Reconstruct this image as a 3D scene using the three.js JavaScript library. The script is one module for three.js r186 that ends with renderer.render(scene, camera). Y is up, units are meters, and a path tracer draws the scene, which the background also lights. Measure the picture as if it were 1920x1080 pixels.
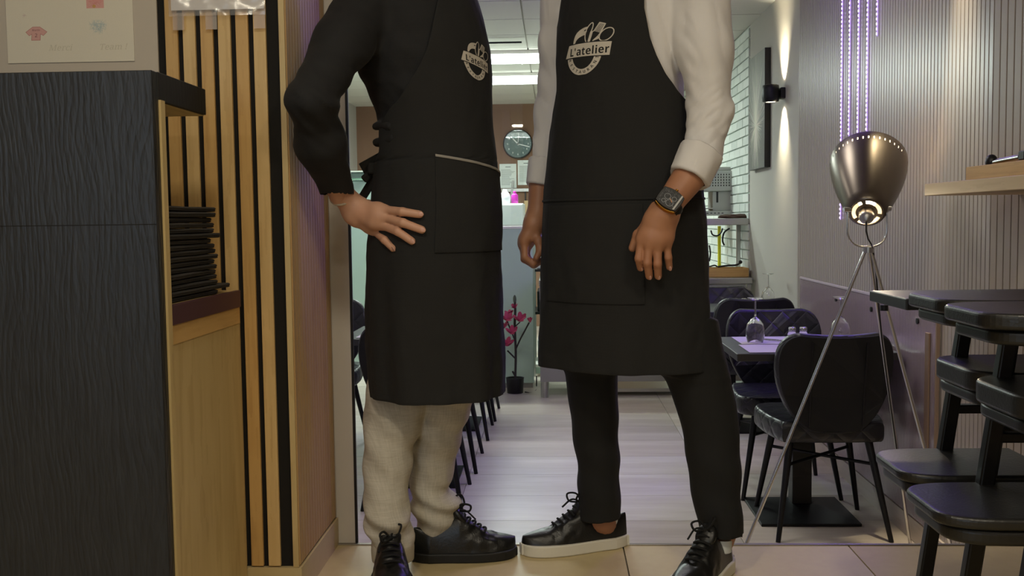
import * as THREE from 'three';
import { RoundedBoxGeometry } from 'three/addons/geometries/RoundedBoxGeometry.js';
import { mergeGeometries } from 'three/addons/utils/BufferGeometryUtils.js';
import { ImprovedNoise } from 'three/addons/math/ImprovedNoise.js';
import { RectAreaLightUniformsLib } from 'three/addons/lights/RectAreaLightUniformsLib.js';

// ------------------------------------------------------------------ camera, light, exposure
RectAreaLightUniformsLib.init();
const scene = new THREE.Scene();
const FOCAL = 1900;                                   // focal length in pixels of the 1920 x 1080 frame
const camera = new THREE.PerspectiveCamera(2 * Math.atan(540 / FOCAL) * 180 / Math.PI, 16 / 9, 0.05, 60);
camera.rotation.order = 'YXZ';
camera.position.set(0, 0.88, 0);
camera.rotation.set(-Math.atan(128 / FOCAL), Math.atan(80 / FOCAL), -0.0125);
camera.updateMatrixWorld(true);
scene.add(camera);
const renderer = new THREE.WebGLRenderer({ antialias: true });
renderer.toneMapping = THREE.LinearToneMapping;
renderer.toneMappingExposure = 0.97;
renderer.shadowMap.enabled = true;
scene.background = new THREE.Color().setRGB(0.30, 0.42, 0.62);   // overcast dusk outside the shop window
// light levels of the fittings (built further down)
const LV = { ceilFront: 11, window: 2.6, tube: 230, led: 11, lamp: 2.0, sconce: 5, dining: 11, down: 16 };

function rect(name, color, intensity, w, h, pos, look) {
  const l = new THREE.RectAreaLight(color, intensity, w, h);
  l.position.set(...pos); l.lookAt(...look); l.name = name; scene.add(l); return l;
}

// ------------------------------------------------------------------ helpers
let seedState = 7;
const rnd = () => { seedState = (seedState * 1664525 + 1013904223) >>> 0; return seedState / 4294967296; };
const rr = (a, b) => a + (b - a) * rnd();
const NZ = new ImprovedNoise();
const V3 = (x, y, z) => new THREE.Vector3(x, y, z);
const clamp = (x, a, b) => Math.min(b, Math.max(a, x));
const lerp = (a, b, t) => a + (b - a) * t;
const sst = (a, b, x) => { const t = clamp((x - a) / (b - a), 0, 1); return t * t * (3 - 2 * t); };
const YL = -0.43;                                     // level of the dining room floor
const XR = 1.45;                                      // right wall
const YC = 2.28;                                      // ceiling
// world point seen at a pixel of the photograph, at a given distance d along the room
function at(px, py, d) {
  const v = V3((px - 960) / FOCAL, (540 - py) / FOCAL, -1).applyQuaternion(camera.quaternion);
  return v.multiplyScalar(d / -v.z).add(camera.position);
}
const taken = new Map();
function numbered(name) { const n = taken.get(name) ?? 0; taken.set(name, n + 1); return n ? name + '_' + String(n).padStart(3, '0') : name; }
function shadows(o) { o.traverse((m) => { if (m.isMesh) { m.castShadow = true; m.receiveShadow = true; } }); return o; }
function mesh(name, geo, mat, parent) {
  const g = Array.isArray(geo) ? (geo.length > 1 ? merge(geo) : geo[0]) : geo;
  const m = new THREE.Mesh(g, mat); m.name = name; m.castShadow = m.receiveShadow = true;
  if (parent) parent.add(m);
  return m;
}
function merge(list) {
  return mergeGeometries(list.map((g) => {
    let h = g.index ? g.toNonIndexed() : g;
    for (const k of Object.keys(h.attributes)) if (!['position', 'normal', 'uv'].includes(k)) h.deleteAttribute(k);
    if (!h.attributes.uv) h.setAttribute('uv', new THREE.BufferAttribute(new Float32Array(h.attributes.position.count * 2), 2));
    return h;
  }));
}
function thing(name, label, category, pos = [0, 0, 0], turn = 0, group) {
  const o = new THREE.Group(); o.name = numbered(name); o.position.set(...pos); o.rotation.y = turn;
  o.userData = { label, category }; if (group) o.userData.group = group;
  scene.add(o); return o;
}
function single(name, geo, mat, label, category, group) {
  const o = mesh(numbered(name), geo, mat, scene); o.userData = { label, category }; if (group) o.userData.group = group; return o;
}
function struct(name) { const o = new THREE.Group(); o.name = name; o.userData = { kind: 'structure' }; scene.add(o); return o; }
function structMesh(name, geo, mat) { const o = mesh(name, geo, mat, scene); o.userData = { kind: 'structure' }; return o; }
function copy(root, pos, turn, label) {
  const r = root.clone(); r.name = numbered(root.name.replace(/_\d+$/, '')); r.userData = { ...root.userData, label }; r.position.set(...pos); r.rotation.set(0, turn, 0); scene.add(r); return r;
}
// uv in metres from the dominant axis of each face; horiz puts the grain along the longer way
function uvm(g, s = 1, ox = 0, oy = 0, along) {
  const p = g.attributes.position, n = g.attributes.normal, uv = new Float32Array(p.count * 2);
  for (let i = 0; i < p.count; i++) {
    const x = p.getX(i), y = p.getY(i), z = p.getZ(i), ax = Math.abs(n.getX(i)), ay = Math.abs(n.getY(i)), az = Math.abs(n.getZ(i));
    let u, v;
    if (ay >= ax && ay >= az) { u = x; v = z; } else if (ax >= az) { u = z; v = y; } else { u = x; v = y; }
    if (along === 'x') { if (ay >= ax && ay >= az) { u = z; v = x; } else if (ax < az) { u = y; v = x; } }
    if (along === 'z') { if (ay >= ax && ay >= az) { u = x; v = z; } else if (ax >= az) { u = y; v = z; } }
    uv[2 * i] = u * s + ox; uv[2 * i + 1] = v * s + oy;
  }
  g.setAttribute('uv', new THREE.BufferAttribute(uv, 2)); return g;
}
function box(x0, x1, y0, y1, z0, z1, along) { const g = new THREE.BoxGeometry(x1 - x0, y1 - y0, z1 - z0); g.translate((x0 + x1) / 2, (y0 + y1) / 2, (z0 + z1) / 2); return uvm(g, 1, 0, 0, along); }
function rbox(x0, x1, y0, y1, z0, z1, r = 0.004, seg = 2, along) { const g = new RoundedBoxGeometry(x1 - x0, y1 - y0, z1 - z0, seg, r); g.translate((x0 + x1) / 2, (y0 + y1) / 2, (z0 + z1) / 2); return uvm(g, 1, 0, 0, along); }
function bar(a, b, r0, r1 = r0, seg = 10) {            // tapered round bar from a to b
  const d = b.clone().sub(a), g = new THREE.CylinderGeometry(r1, r0, d.length(), seg);
  g.applyQuaternion(new THREE.Quaternion().setFromUnitVectors(V3(0, 1, 0), d.clone().normalize()));
  g.translate((a.x + b.x) / 2, (a.y + b.y) / 2, (a.z + b.z) / 2); return g;
}
function sqbar(a, b, w, t) {                           // rectangular tube from a to b, w across z, t across the other way
  const d = b.clone().sub(a), g = new RoundedBoxGeometry(t, d.length(), w, 2, Math.min(w, t) * 0.18);
  g.applyQuaternion(new THREE.Quaternion().setFromUnitVectors(V3(0, 1, 0), d.clone().normalize()));
  g.translate((a.x + b.x) / 2, (a.y + b.y) / 2, (a.z + b.z) / 2); return g;
}
function tube(pts, r, n = 24, seg = 8, closed = false) { return new THREE.TubeGeometry(new THREE.CatmullRomCurve3(pts, closed, 'centripetal'), n, r, seg, closed); }
function lathe(prof, seg = 32) { return new THREE.LatheGeometry(prof.map(([r, y]) => new THREE.Vector2(r, y)), seg); }
function roundedShape(w, h, r) {                       // rounded rectangle centred on the origin
  const s = new THREE.Shape(), x = -w / 2, y = -h / 2;
  s.moveTo(x + r, y); s.lineTo(x + w - r, y); s.quadraticCurveTo(x + w, y, x + w, y + r); s.lineTo(x + w, y + h - r); s.quadraticCurveTo(x + w, y + h, x + w - r, y + h);
  s.lineTo(x + r, y + h); s.quadraticCurveTo(x, y + h, x, y + h - r); s.lineTo(x, y + r); s.quadraticCurveTo(x, y, x + r, y); return s;
}

// ------------------------------------------------------------------ textures
function lat(ix, iy, seed) { let h = (ix * 374761393 + iy * 668265263 + seed * 974634773) | 0; h = Math.imul(h ^ (h >>> 13), 1274126177); return ((h ^ (h >>> 16)) >>> 0) / 4294967296; }
function vn(x, y, px, py, seed) {                      // value noise, tiling with periods px, py
  const ix = Math.floor(x), iy = Math.floor(y), fx = x - ix, fy = y - iy, sx = fx * fx * (3 - 2 * fx), sy = fy * fy * (3 - 2 * fy), m = (a, b) => ((a % b) + b) % b;
  const a = lat(m(ix, px), m(iy, py), seed), b = lat(m(ix + 1, px), m(iy, py), seed), c = lat(m(ix, px), m(iy + 1, py), seed), d = lat(m(ix + 1, px), m(iy + 1, py), seed);
  return lerp(lerp(a, b, sx), lerp(c, d, sx), sy);
}
function fbm(u, v, fx, fy, seed, oct = 4) { let s = 0, a = 0.5, t = 0; for (let i = 0; i < oct; i++) { s += a * vn(u * fx, v * fy, fx, fy, seed + i); t += a; a *= 0.5; fx *= 2; fy *= 2; } return s / t; }
function tex(w, h, fn, srgb = true) {
  const data = new Uint8Array(w * h * 4);
  for (let y = 0; y < h; y++) for (let x = 0; x < w; x++) {
    const c = fn((x + 0.5) / w, (y + 0.5) / h), i = (y * w + x) * 4;
    if (Array.isArray(c)) { data[i] = clamp(c[0], 0, 255); data[i + 1] = clamp(c[1], 0, 255); data[i + 2] = clamp(c[2], 0, 255); } else data[i] = data[i + 1] = data[i + 2] = clamp(c * 255, 0, 255);
    data[i + 3] = 255;
  }
  const t = new THREE.DataTexture(data, w, h); t.wrapS = t.wrapT = THREE.RepeatWrapping; t.magFilter = THREE.LinearFilter; t.minFilter = THREE.LinearMipmapLinearFilter; t.generateMipmaps = true;
  if (srgb) t.colorSpace = THREE.SRGBColorSpace; t.needsUpdate = true; return t;
}
const rep = (t, x, y) => { const c = t.clone(); c.repeat.set(x, y); c.needsUpdate = true; return c; };
const mixc = (a, b, t) => [lerp(a[0], b[0], t), lerp(a[1], b[1], t), lerp(a[2], b[2], t)];
const std = (o) => new THREE.MeshStandardMaterial(o);
const phy = (o) => new THREE.MeshPhysicalMaterial(o);
function woodMap(light, dark, seed, fine = 90) {      // grain along v
  return tex(512, 1024, (u, v) => {
    const w = fbm(u, v, 6, 2, seed, 3), g = fbm(u + 0.02 * w, v, fine, 3, seed + 9, 3), s = fbm(u, v, fine * 2, 10, seed + 20, 2), c = Math.sin((u * 9 + w * 5) * 6.283) * 0.5 + 0.5;
    return mixc(light, dark, clamp(0.15 + 0.5 * (g - 0.3) + 0.12 * c * c + 0.35 * (s > 0.62 ? 1 : 0) * (g), 0, 1));
  });
}
const T = {};
T.oak = woodMap([218, 188, 132], [182, 148, 94], 3);
T.oakPale = woodMap([206, 184, 132], [176, 150, 100], 14, 40);
T.shelf = woodMap([208, 180, 134], [176, 146, 102], 25, 60);
T.blackGrain = tex(1024, 1024, (u, v) => {
  const w = fbm(u, v, 5, 2, 41, 3), b = fbm(u, v, 24, 6, 45, 2), rings = Math.abs(Math.sin((u * 56 + w * 7 + b * 1.1) * 3.1416)), fine = fbm(u, v, 220, 40, 50, 2), dash = fbm(u, v, 120, 24, 55, 2);
  return clamp(0.30 + 0.42 * Math.pow(rings, 0.6) * (0.45 + 0.9 * dash) + 0.5 * (fine - 0.5), 0, 1);
}, false);
T.blackWood = tex(512, 512, (u, v) => { const f = fbm(u, v, 90, 14, 60, 2), w = fbm(u, v, 3, 2, 61, 3); return mixc([21, 22, 24], [37, 39, 42], clamp(f * 0.8 + w * 0.4 - 0.1, 0, 1)); });
T.tile = tex(512, 512, (u, v) => { const a = fbm(u, v, 4, 4, 70, 5), b = fbm(u, v, 60, 60, 71, 2); return mixc([206, 190, 150], [186, 166, 124], clamp(a * 1.1 - 0.1 + (b - 0.5) * 0.25, 0, 1)); });
T.plank = tex(512, 512, (u, v) => { const a = fbm(u, v, 3, 20, 80, 4), b = fbm(u, v, 8, 120, 81, 2); return mixc([226, 219, 211], [202, 192, 182], clamp(a * 1.1 - 0.2 + (b - 0.5) * 0.5, 0, 1)); });
T.weave = tex(256, 256, (u, v) => { const a = Math.sin(u * 6.2832 * 48), b = Math.sin(v * 6.2832 * 48); return clamp(0.5 + 0.22 * a * (b > 0 ? 1 : 0.2) + 0.22 * b * (a > 0 ? 0.2 : 1) + 0.1 * (fbm(u, v, 30, 30, 90, 2) - 0.5), 0, 1); }, false);
T.linen = tex(512, 512, (u, v) => { const a = fbm(u, v, 200, 12, 95, 2), b = fbm(u, v, 12, 200, 96, 2), st = Math.pow(Math.abs(Math.cos(u * 6.2832 * 3)), 60) * 0.22; return mixc([192, 186, 172], [172, 165, 150], clamp((a + b) - 0.55 - st, 0, 1)); });
T.plaster = tex(256, 256, (u, v) => clamp(0.5 + (fbm(u, v, 16, 16, 100, 4) - 0.5) * 0.8, 0, 1), false);
T.leather = tex(256, 256, (u, v) => { const a = fbm(u, v, 40, 40, 110, 3), b = fbm(u, v, 12, 12, 111, 2); return clamp(0.5 + (a - 0.5) * 0.9 + (b - 0.5) * 0.3, 0, 1); }, false);
T.quilt = tex(256, 256, (u, v) => { const a = Math.abs(((u + v) % 1) - 0.5) * 2, b = Math.abs(((u - v + 1) % 1) - 0.5) * 2, m = Math.min(1 - Math.abs(2 * ((u + v) % 1) - 1), 1 - Math.abs(2 * ((u - v + 2) % 1) - 1)); return clamp(Math.pow(clamp(m * 2.4, 0, 1), 0.6), 0, 1); }, false);
T.brushed = tex(512, 64, (u, v) => clamp(0.5 + (fbm(u, v, 256, 2, 120, 2) - 0.5) * 1.1, 0, 1), false);
T.skin = tex(256, 256, (u, v) => { const a = fbm(u, v, 8, 8, 130, 4), b = fbm(u, v, 70, 70, 131, 2); return mixc([208, 164, 136], [192, 142, 114], clamp(a * 1.3 - 0.2 + (b - 0.5) * 0.3, 0, 1)); });

// ------------------------------------------------------------------ materials
const M = {};
M.oak = std({ map: T.oak, roughness: 0.55, bumpMap: T.oak, bumpScale: 0.0002 });
M.oak2 = std({ map: T.oak, color: 0xf2e6d2, roughness: 0.55, bumpMap: T.oak, bumpScale: 0.0002 });
M.oakPale = std({ map: T.oakPale, roughness: 0.5 });
M.shelf = std({ map: T.shelf, roughness: 0.5 });
M.felt = std({ color: 0x14120f, roughness: 0.95 });
M.blackWood = phy({ map: T.blackWood, bumpMap: T.blackGrain, bumpScale: 0.0010, roughness: 0.42, specularIntensity: 1 });
M.blackEdge = std({ color: 0x12110f, roughness: 0.6, bumpMap: T.blackGrain, bumpScale: 0.0005 });
M.tiles = [0xffffff, 0xf6f1e8, 0xfbf8f0].map((c) => std({ map: T.tile, color: c, roughness: 0.45, bumpMap: T.plaster, bumpScale: 0.0002 }));
M.grout = std({ color: 0x6d6455, roughness: 0.95 });
M.planks = [0xffffff, 0xf3eeea, 0xe9e4e2, 0xfaf4ee].map((c) => std({ map: T.plank, color: c, roughness: 0.33, bumpMap: T.plank, bumpScale: 0.0003 }));
M.edgeTrim = std({ color: 0x8d867a, metalness: 0.9, roughness: 0.4 });
M.wall = std({ color: 0xbdb3a4, roughness: 0.9, bumpMap: T.plaster, bumpScale: 0.0006 });
M.wallGrey = std({ color: 0xbab6ae, roughness: 0.75, bumpMap: T.plaster, bumpScale: 0.0006 });
M.jamb = std({ color: 0xd6d1c9, roughness: 0.6 });
M.flute = phy({ color: 0xa89f98, roughness: 0.31 });
M.fluteWarm = std({ color: 0x9a8d80, roughness: 0.45 });
M.fluteOak = std({ map: T.oakPale, color: 0xe9d6cc, roughness: 0.5 });
M.fluteOakDark = std({ color: 0x6b5642, roughness: 0.8 });
M.crate = std({ map: T.oak, color: 0xfff0d6, roughness: 0.55 });
M.grill = std({ color: 0xb9bbb6, metalness: 0.35, roughness: 0.45 });
M.brown = std({ color: 0x8a6a55, roughness: 0.85, bumpMap: T.plaster, bumpScale: 0.0006 });
M.ceil = std({ color: 0xd2cfc6, roughness: 0.9, bumpMap: T.plaster, bumpScale: 0.0006 });
M.brick = [0xdfe6e0, 0xd4dcd6, 0xe6ece6].map((c) => std({ color: c, roughness: 0.5 }));
M.mortar = std({ color: 0xcfd7d1, roughness: 0.9 });
M.steel = std({ color: 0xb4b4b2, metalness: 1, roughness: 0.34, bumpMap: T.brushed, bumpScale: 0.0001 });
M.steelDull = std({ color: 0xa0a09e, metalness: 0.9, roughness: 0.5 });
M.chrome = std({ color: 0xc8c8c8, metalness: 1, roughness: 0.16 });
M.blackMetal = std({ color: 0x0e0e10, metalness: 0.3, roughness: 0.45 });
M.blackPlastic = std({ color: 0x0d0d0e, roughness: 0.4 });
M.blackLeather = phy({ color: 0x0f0f11, roughness: 0.34, bumpMap: T.leather, bumpScale: 0.0004 });
M.quiltLeather = phy({ color: 0x1d1d21, roughness: 0.38, bumpMap: T.quilt, bumpScale: 0.003 });
M.tableTop = std({ color: 0x3a3a3b, roughness: 0.35 });
M.glass = phy({ color: 0xffffff, roughness: 0.02, transmission: 1, thickness: 0, ior: 1.5 });
M.glassSolid = phy({ color: 0xffffff, roughness: 0.02, transmission: 1, thickness: 0.02, ior: 1.45 });
M.frost = phy({ color: 0xbcd6ca, roughness: 0.45 });
M.paper = std({ color: 0xe6e4dc, roughness: 0.8 });
M.skin = phy({ map: T.skin, roughness: 0.5, bumpMap: T.leather, bumpScale: 0.0003, sheen: 0.2, sheenColor: new THREE.Color(0.5, 0.3, 0.25) });
M.skinDark = phy({ map: T.skin, color: 0xd8c6b6, roughness: 0.5, bumpMap: T.leather, bumpScale: 0.0003 });
M.apron = std({ color: 0x1b1b1a, roughness: 0.92, bumpMap: rep(T.weave, 6, 6), bumpScale: 0.0004 });
M.blackShirt = phy({ color: 0x121213, roughness: 0.85, bumpMap: rep(T.weave, 7, 7), bumpScale: 0.0003, sheen: 0.15, sheenColor: new THREE.Color(0.3, 0.3, 0.32) });
M.whiteShirt = phy({ color: 0xdedbd8, roughness: 0.85, bumpMap: rep(T.weave, 9, 9), bumpScale: 0.0002 });
M.linen = std({ map: rep(T.linen, 4, 4), roughness: 0.9, bumpMap: rep(T.weave, 6, 6), bumpScale: 0.0003 });
M.blackTrouser = std({ color: 0x131312, roughness: 0.9, bumpMap: rep(T.weave, 7, 7), bumpScale: 0.0003 });
M.shoe = phy({ color: 0x131312, roughness: 0.36, bumpMap: rep(T.leather, 8, 8), bumpScale: 0.0004 });
M.lace = std({ color: 0x0c0c0c, roughness: 0.9 });
M.whiteSole = std({ color: 0xd9d4c4, roughness: 0.6 });
M.blackSole = std({ color: 0x121211, roughness: 0.6 });
M.sock = std({ color: 0xdadfe0, roughness: 0.9 });

// ------------------------------------------------------------------ the setting
{ // upper floor: 60 cm tiles up to the step edge
  const f = struct('floor');
  mesh('screed', box(-2.6, XR, -0.12, -0.006, -2.695, 2.4), M.grout, f);
  const e = at(1168, 1036, 2.69).x, gap = 0.004;
  for (let i = -6; i < 4; i++) for (let k = 0; k < 9; k++) {
    const x0 = Math.max(-2.6, e + i * 0.6) + gap / 2, x1 = Math.min(XR, e + (i + 1) * 0.6) - gap / 2, z0 = -2.688 + k * 0.6, z1 = Math.min(2.4, z0 + 0.6 - gap);
    if (x1 - x0 < 0.02 || z1 - z0 < 0.02) continue;
    const g = box(x0, x1, -0.012, 0, z0, z1); uvm(g, 1, rnd(), rnd());
    mesh('tile', g, M.tiles[Math.floor(rnd() * 3)], f);
  }
  mesh('edge_strip', rbox(-0.6, XR, -0.02, 0.003, -2.702, -2.688, 0.002, 1), M.edgeTrim, f);
  const s = struct('step');
  mesh('riser', box(-0.6, XR, YL, -0.012, -2.695, -2.66), M.tiles[1], s);
  mesh('tread', box(-0.6, XR, YL, YL / 2, -3.0, -2.695), M.tiles[0], s);
}
{ // lower dining room floor: 120 x 40 planks
  const f = struct('floor_lower');
  mesh('screed', box(-2.4, XR, YL - 0.12, YL - 0.006, -12.4, -2.66), M.grout, f);
  const e = at(869, 932, 1900 * (0.88 - YL) / (932 - 412)).x, gap = 0.003;
  const d0 = (0.88 - YL) * 1900 / (936 - 411);
  for (let i = -3; i < 3; i++) for (let k = -7; k < 20; k++) {
    const x0 = Math.max(-2.4, e + i * 1.2) + gap / 2, x1 = Math.min(XR, e + (i + 1) * 1.2) - gap / 2, z1 = -(d0 + k * 0.4) - gap / 2, z0 = Math.max(-12.4, z1 - 0.4 + gap);
    if (x1 - x0 < 0.02 || z1 - z0 < 0.02 || z1 > -2.6 || z0 < -12.4) continue;
    const g = box(x0, x1, YL - 0.012, YL, z0, z1); uvm(g, 0.8, rnd(), rnd());
    mesh('plank', g, M.planks[Math.floor(rnd() * 4)], f);
  }
}
{ // ceiling of suspended panels
  const c = struct('ceiling');
  mesh('slab', box(-2.6, XR + 0.1, YC + 0.015, YC + 0.15, -12.5, 2.5), M.ceil, c);
  for (let i = 0; i < 4; i++) for (let k = 0; k < 25; k++) {
    const x0 = -2.6 + i * 1.2 + 0.006, x1 = Math.min(XR, x0 + 1.188), z1 = 2.4 - k * 0.6 - 0.006, z0 = Math.max(-12.4, z1 - 0.588);
    if (x1 - x0 < 0.05 || z1 - z0 < 0.05) continue;
    const g = box(x0, x1, YC, YC + 0.012, z0, z1); uvm(g, 1, rnd(), rnd());
    mesh('panel', g, M.ceil, c);
  }
}
{ // right wall: brick in the kitchen, painted, fine fluted panel, wide fluted panel
  const w = struct('wall_right');
  mesh('wall_core', box(XR + 0.02, XR + 0.16, YL - 0.1, YC + 0.1, -12.5, 2.5), M.wallGrey, w);
  mesh('painted_section', box(XR, XR + 0.03, YL, YC, -7.6, -6.1), M.wallGrey, w);
  const flutes = [];                                   // fine half-round flutes, 3 to 9 pixels apart in the photograph
  const flute = (z1, z0, wd, y0, y1, gap) => {
    const s = new THREE.Shape(), h = wd - gap, t = 0.012;
    s.moveTo(0, 0); s.lineTo(0, t * 0.85); s.quadraticCurveTo(0.0, t, h * 0.07, t); s.lineTo(h * 0.93, t); s.quadraticCurveTo(h, t, h, t * 0.85); s.lineTo(h, 0);
    const g = new THREE.ExtrudeGeometry(s, { depth: y1 - y0, bevelEnabled: false, curveSegments: 3 });
    // local x -> -z (depth), local y -> -x (out of the wall), local z -> y
    g.applyMatrix4(new THREE.Matrix4().set(0, -1, 0, XR + 0.002, 0, 0, 1, y0, -1, 0, 0, z1, 0, 0, 0, 1)); g.index || 0;
    return g;
  };
  mesh('fluted_backing', box(XR, XR + 0.03, YL, YC, -6.1, 2.4), std({ color: 0x5c534b, roughness: 0.8 }), w);
  for (let z = -3.42; z > -6.1 + 0.03; z -= 0.0345) flutes.push(flute(z, z - 0.0345, 0.0345, YL, YC, 0.0055));
  const fp = mesh('fluted_panel', flutes, M.flute, w); fp.userData.kind = 'stuff';
  const wide = [];
  const one = flute(0, -0.05, 0.0505, YL, YC, 0.006); one.computeVertexNormals();
  for (let k = 0; k < 116; k++) {
    const m = mesh('slat', one, M.fluteWarm, w); m.position.z = -3.42 + 0.0505 * (k + 1);
  }
  // white painted bricks: the near ones one by one
  mesh('mortar', box(XR + 0.004, XR + 0.03, YL, YC, -12.4, -7.6), M.mortar, w);
  const bh = 0.071, bl = 0.232, bricks = [], variants = [0, 1, 2].map((k) => { const g = rbox(-0.012, 0.002, 0, bh - 0.009, -bl + 0.009, 0, 0.003, 1); return g; });
  let made = 0;
  for (let r = 0; r * bh < YC - YL; r++) for (let c = 0; c < 21; c++) {
    const z1 = -7.6 - c * bl + (r % 2 ? bl / 2 : 0), y0 = YL + r * bh;
    if (z1 > -7.55 || y0 + bh > YC) { if (z1 > -7.55 && y0 + bh <= YC) { const g = rbox(XR - 0.012, XR + 0.006, y0, y0 + bh - 0.009, -7.6 - bl / 2 + 0.009, -7.6, 0.003, 1); bricks.push(g); } continue; }
    if (c <= 7 && made < 290) { const m = mesh('brick', variants[0], M.brick[Math.floor(rnd() * 3)], w); m.position.set(XR + rr(-0.002, 0.002), y0, z1); made++; } else bricks.push(rbox(XR - 0.012, XR + 0.004, y0, y0 + bh - 0.009, z1 - bl + 0.009, z1, 0.003, 1));
  }
  const fb = mesh('far_bricks', bricks, M.brick[0], w); fb.userData.kind = 'stuff';
}
structMesh('wall_back', box(-2.6, XR + 0.1, YL, YC + 0.1, -12.55, -12.4), M.brown);
structMesh('wall_left', box(-2.55, -2.4, YL - 0.1, YC + 0.1, -12.5, -2.7), M.wallGrey);
structMesh('wall_left_front', box(-2.75, -2.6, -0.1, YC + 0.1, -2.7, 2.5), M.wall);
{ // front wall of the shop behind the camera, with its window
  const w = struct('wall_front');
  mesh('wall_core', [box(-2.7, -2.3, -0.1, YC + 0.1, 2.4, 2.55), box(-0.9, XR + 0.1, -0.1, YC + 0.1, 2.4, 2.55), box(-2.3, -0.9, -0.1, 0.55, 2.4, 2.55), box(-2.3, -0.9, 1.95, YC + 0.1, 2.4, 2.55)], M.wall, w);
  const win = struct('window_1');
  mesh('window_frame', [box(-2.3, -2.25, 0.55, 1.95, 2.42, 2.5), box(-0.95, -0.9, 0.55, 1.95, 2.42, 2.5), box(-2.3, -0.9, 0.55, 0.6, 2.42, 2.5), box(-2.3, -0.9, 1.9, 1.95, 2.42, 2.5)], M.blackMetal, win);
  mesh('pane', box(-2.25, -0.95, 0.6, 1.9, 2.455, 2.461), M.glass, win);
  rect('window_daylight', new THREE.Color(0.66, 0.82, 1.0), LV.window, 1.3, 1.3, [-1.6, 1.25, 2.41], [-1.6, 1.25, 0]);
}
{ // wall beside the doorway: poster wall, slat panel, fluted return, jamb
  const zS = -2.30, X0 = at(302, 300, 2.3).x, XJ = -0.603, zJ = -2.70;
  const w = struct('wall_partition');
  mesh('wall_core', box(-2.65, XJ - 0.035, -0.02, YC, zJ + 0.001, zS - 0.035), M.wall, w);
  mesh('plaster_face', box(-2.65, X0, -0.02, YC, zS - 0.036, zS - 0.004), M.wall, w);
  mesh('felt_backing', box(X0, XJ - 0.012, 0.075, YC, zS - 0.036, zS - 0.009), M.felt, w);
  const sl = at(314, 200, 2.3).x, pitch = 0.0405, wd = 0.0285;
  for (let k = 0; k < 6; k++) {
    const g = rbox(-wd / 2, wd / 2, 0.077, YC, -0.0088, 0, 0.0012, 1); uvm(g, 1, k * 0.173, k * 0.31);
    const m = mesh('slat', g, k % 2 ? M.oak : M.oak2, w); m.position.set(sl + wd / 2 + k * pitch, 0, zS);
  }
  { const g = box(XJ - 0.014, XJ - 0.001, 0.075, YC, zS - 0.03, zS + 0.001); mesh('corner_board', g, M.oakPale, w); }
  const ribs = [];
  for (let z = zS - 0.004; z > zJ + 0.02; z -= 0.026) { const m = mesh('rib', rbox(XJ - 0.012, XJ + 0.002, 0.078, YC, z - 0.0235, z, 0.002, 1), M.fluteOak, w); }
  mesh('rib_backing', box(XJ - 0.036, XJ - 0.006, 0.075, YC, zJ + 0.002, zS - 0.03), M.fluteOakDark, w);
  mesh('jamb', box(XJ - 0.05, at(655, 540, 2.7).x, -0.02, YC, zJ - 0.03, zJ), M.jamb, w);
  mesh('jamb_seal', box(at(655, 540, 2.7).x, at(659.5, 540, 2.7).x, -0.02, YC, zJ - 0.012, zJ - 0.004), M.blackPlastic, w);
  mesh('partition_back', box(-2.65, XJ - 0.06, YL, YC, zJ - 0.06, zJ), M.wallGrey, w);
  const b = struct('baseboard_left');
  mesh('skirting', [box(X0, XJ - 0.001, 0, 0.074, zS - 0.03, zS + 0.004), box(XJ - 0.0008, XJ + 0.006, 0, 0.074, zJ, zS + 0.004), box(-2.6, X0, 0, 0.074, zS - 0.03, zS + 0.004)], M.tiles[2], b);
}
{ const b = struct('baseboard_right'); mesh('skirting', box(XR - 0.02, XR, YL, YL + 0.09, -7.3, -2.71), M.planks[2], b); }

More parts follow.
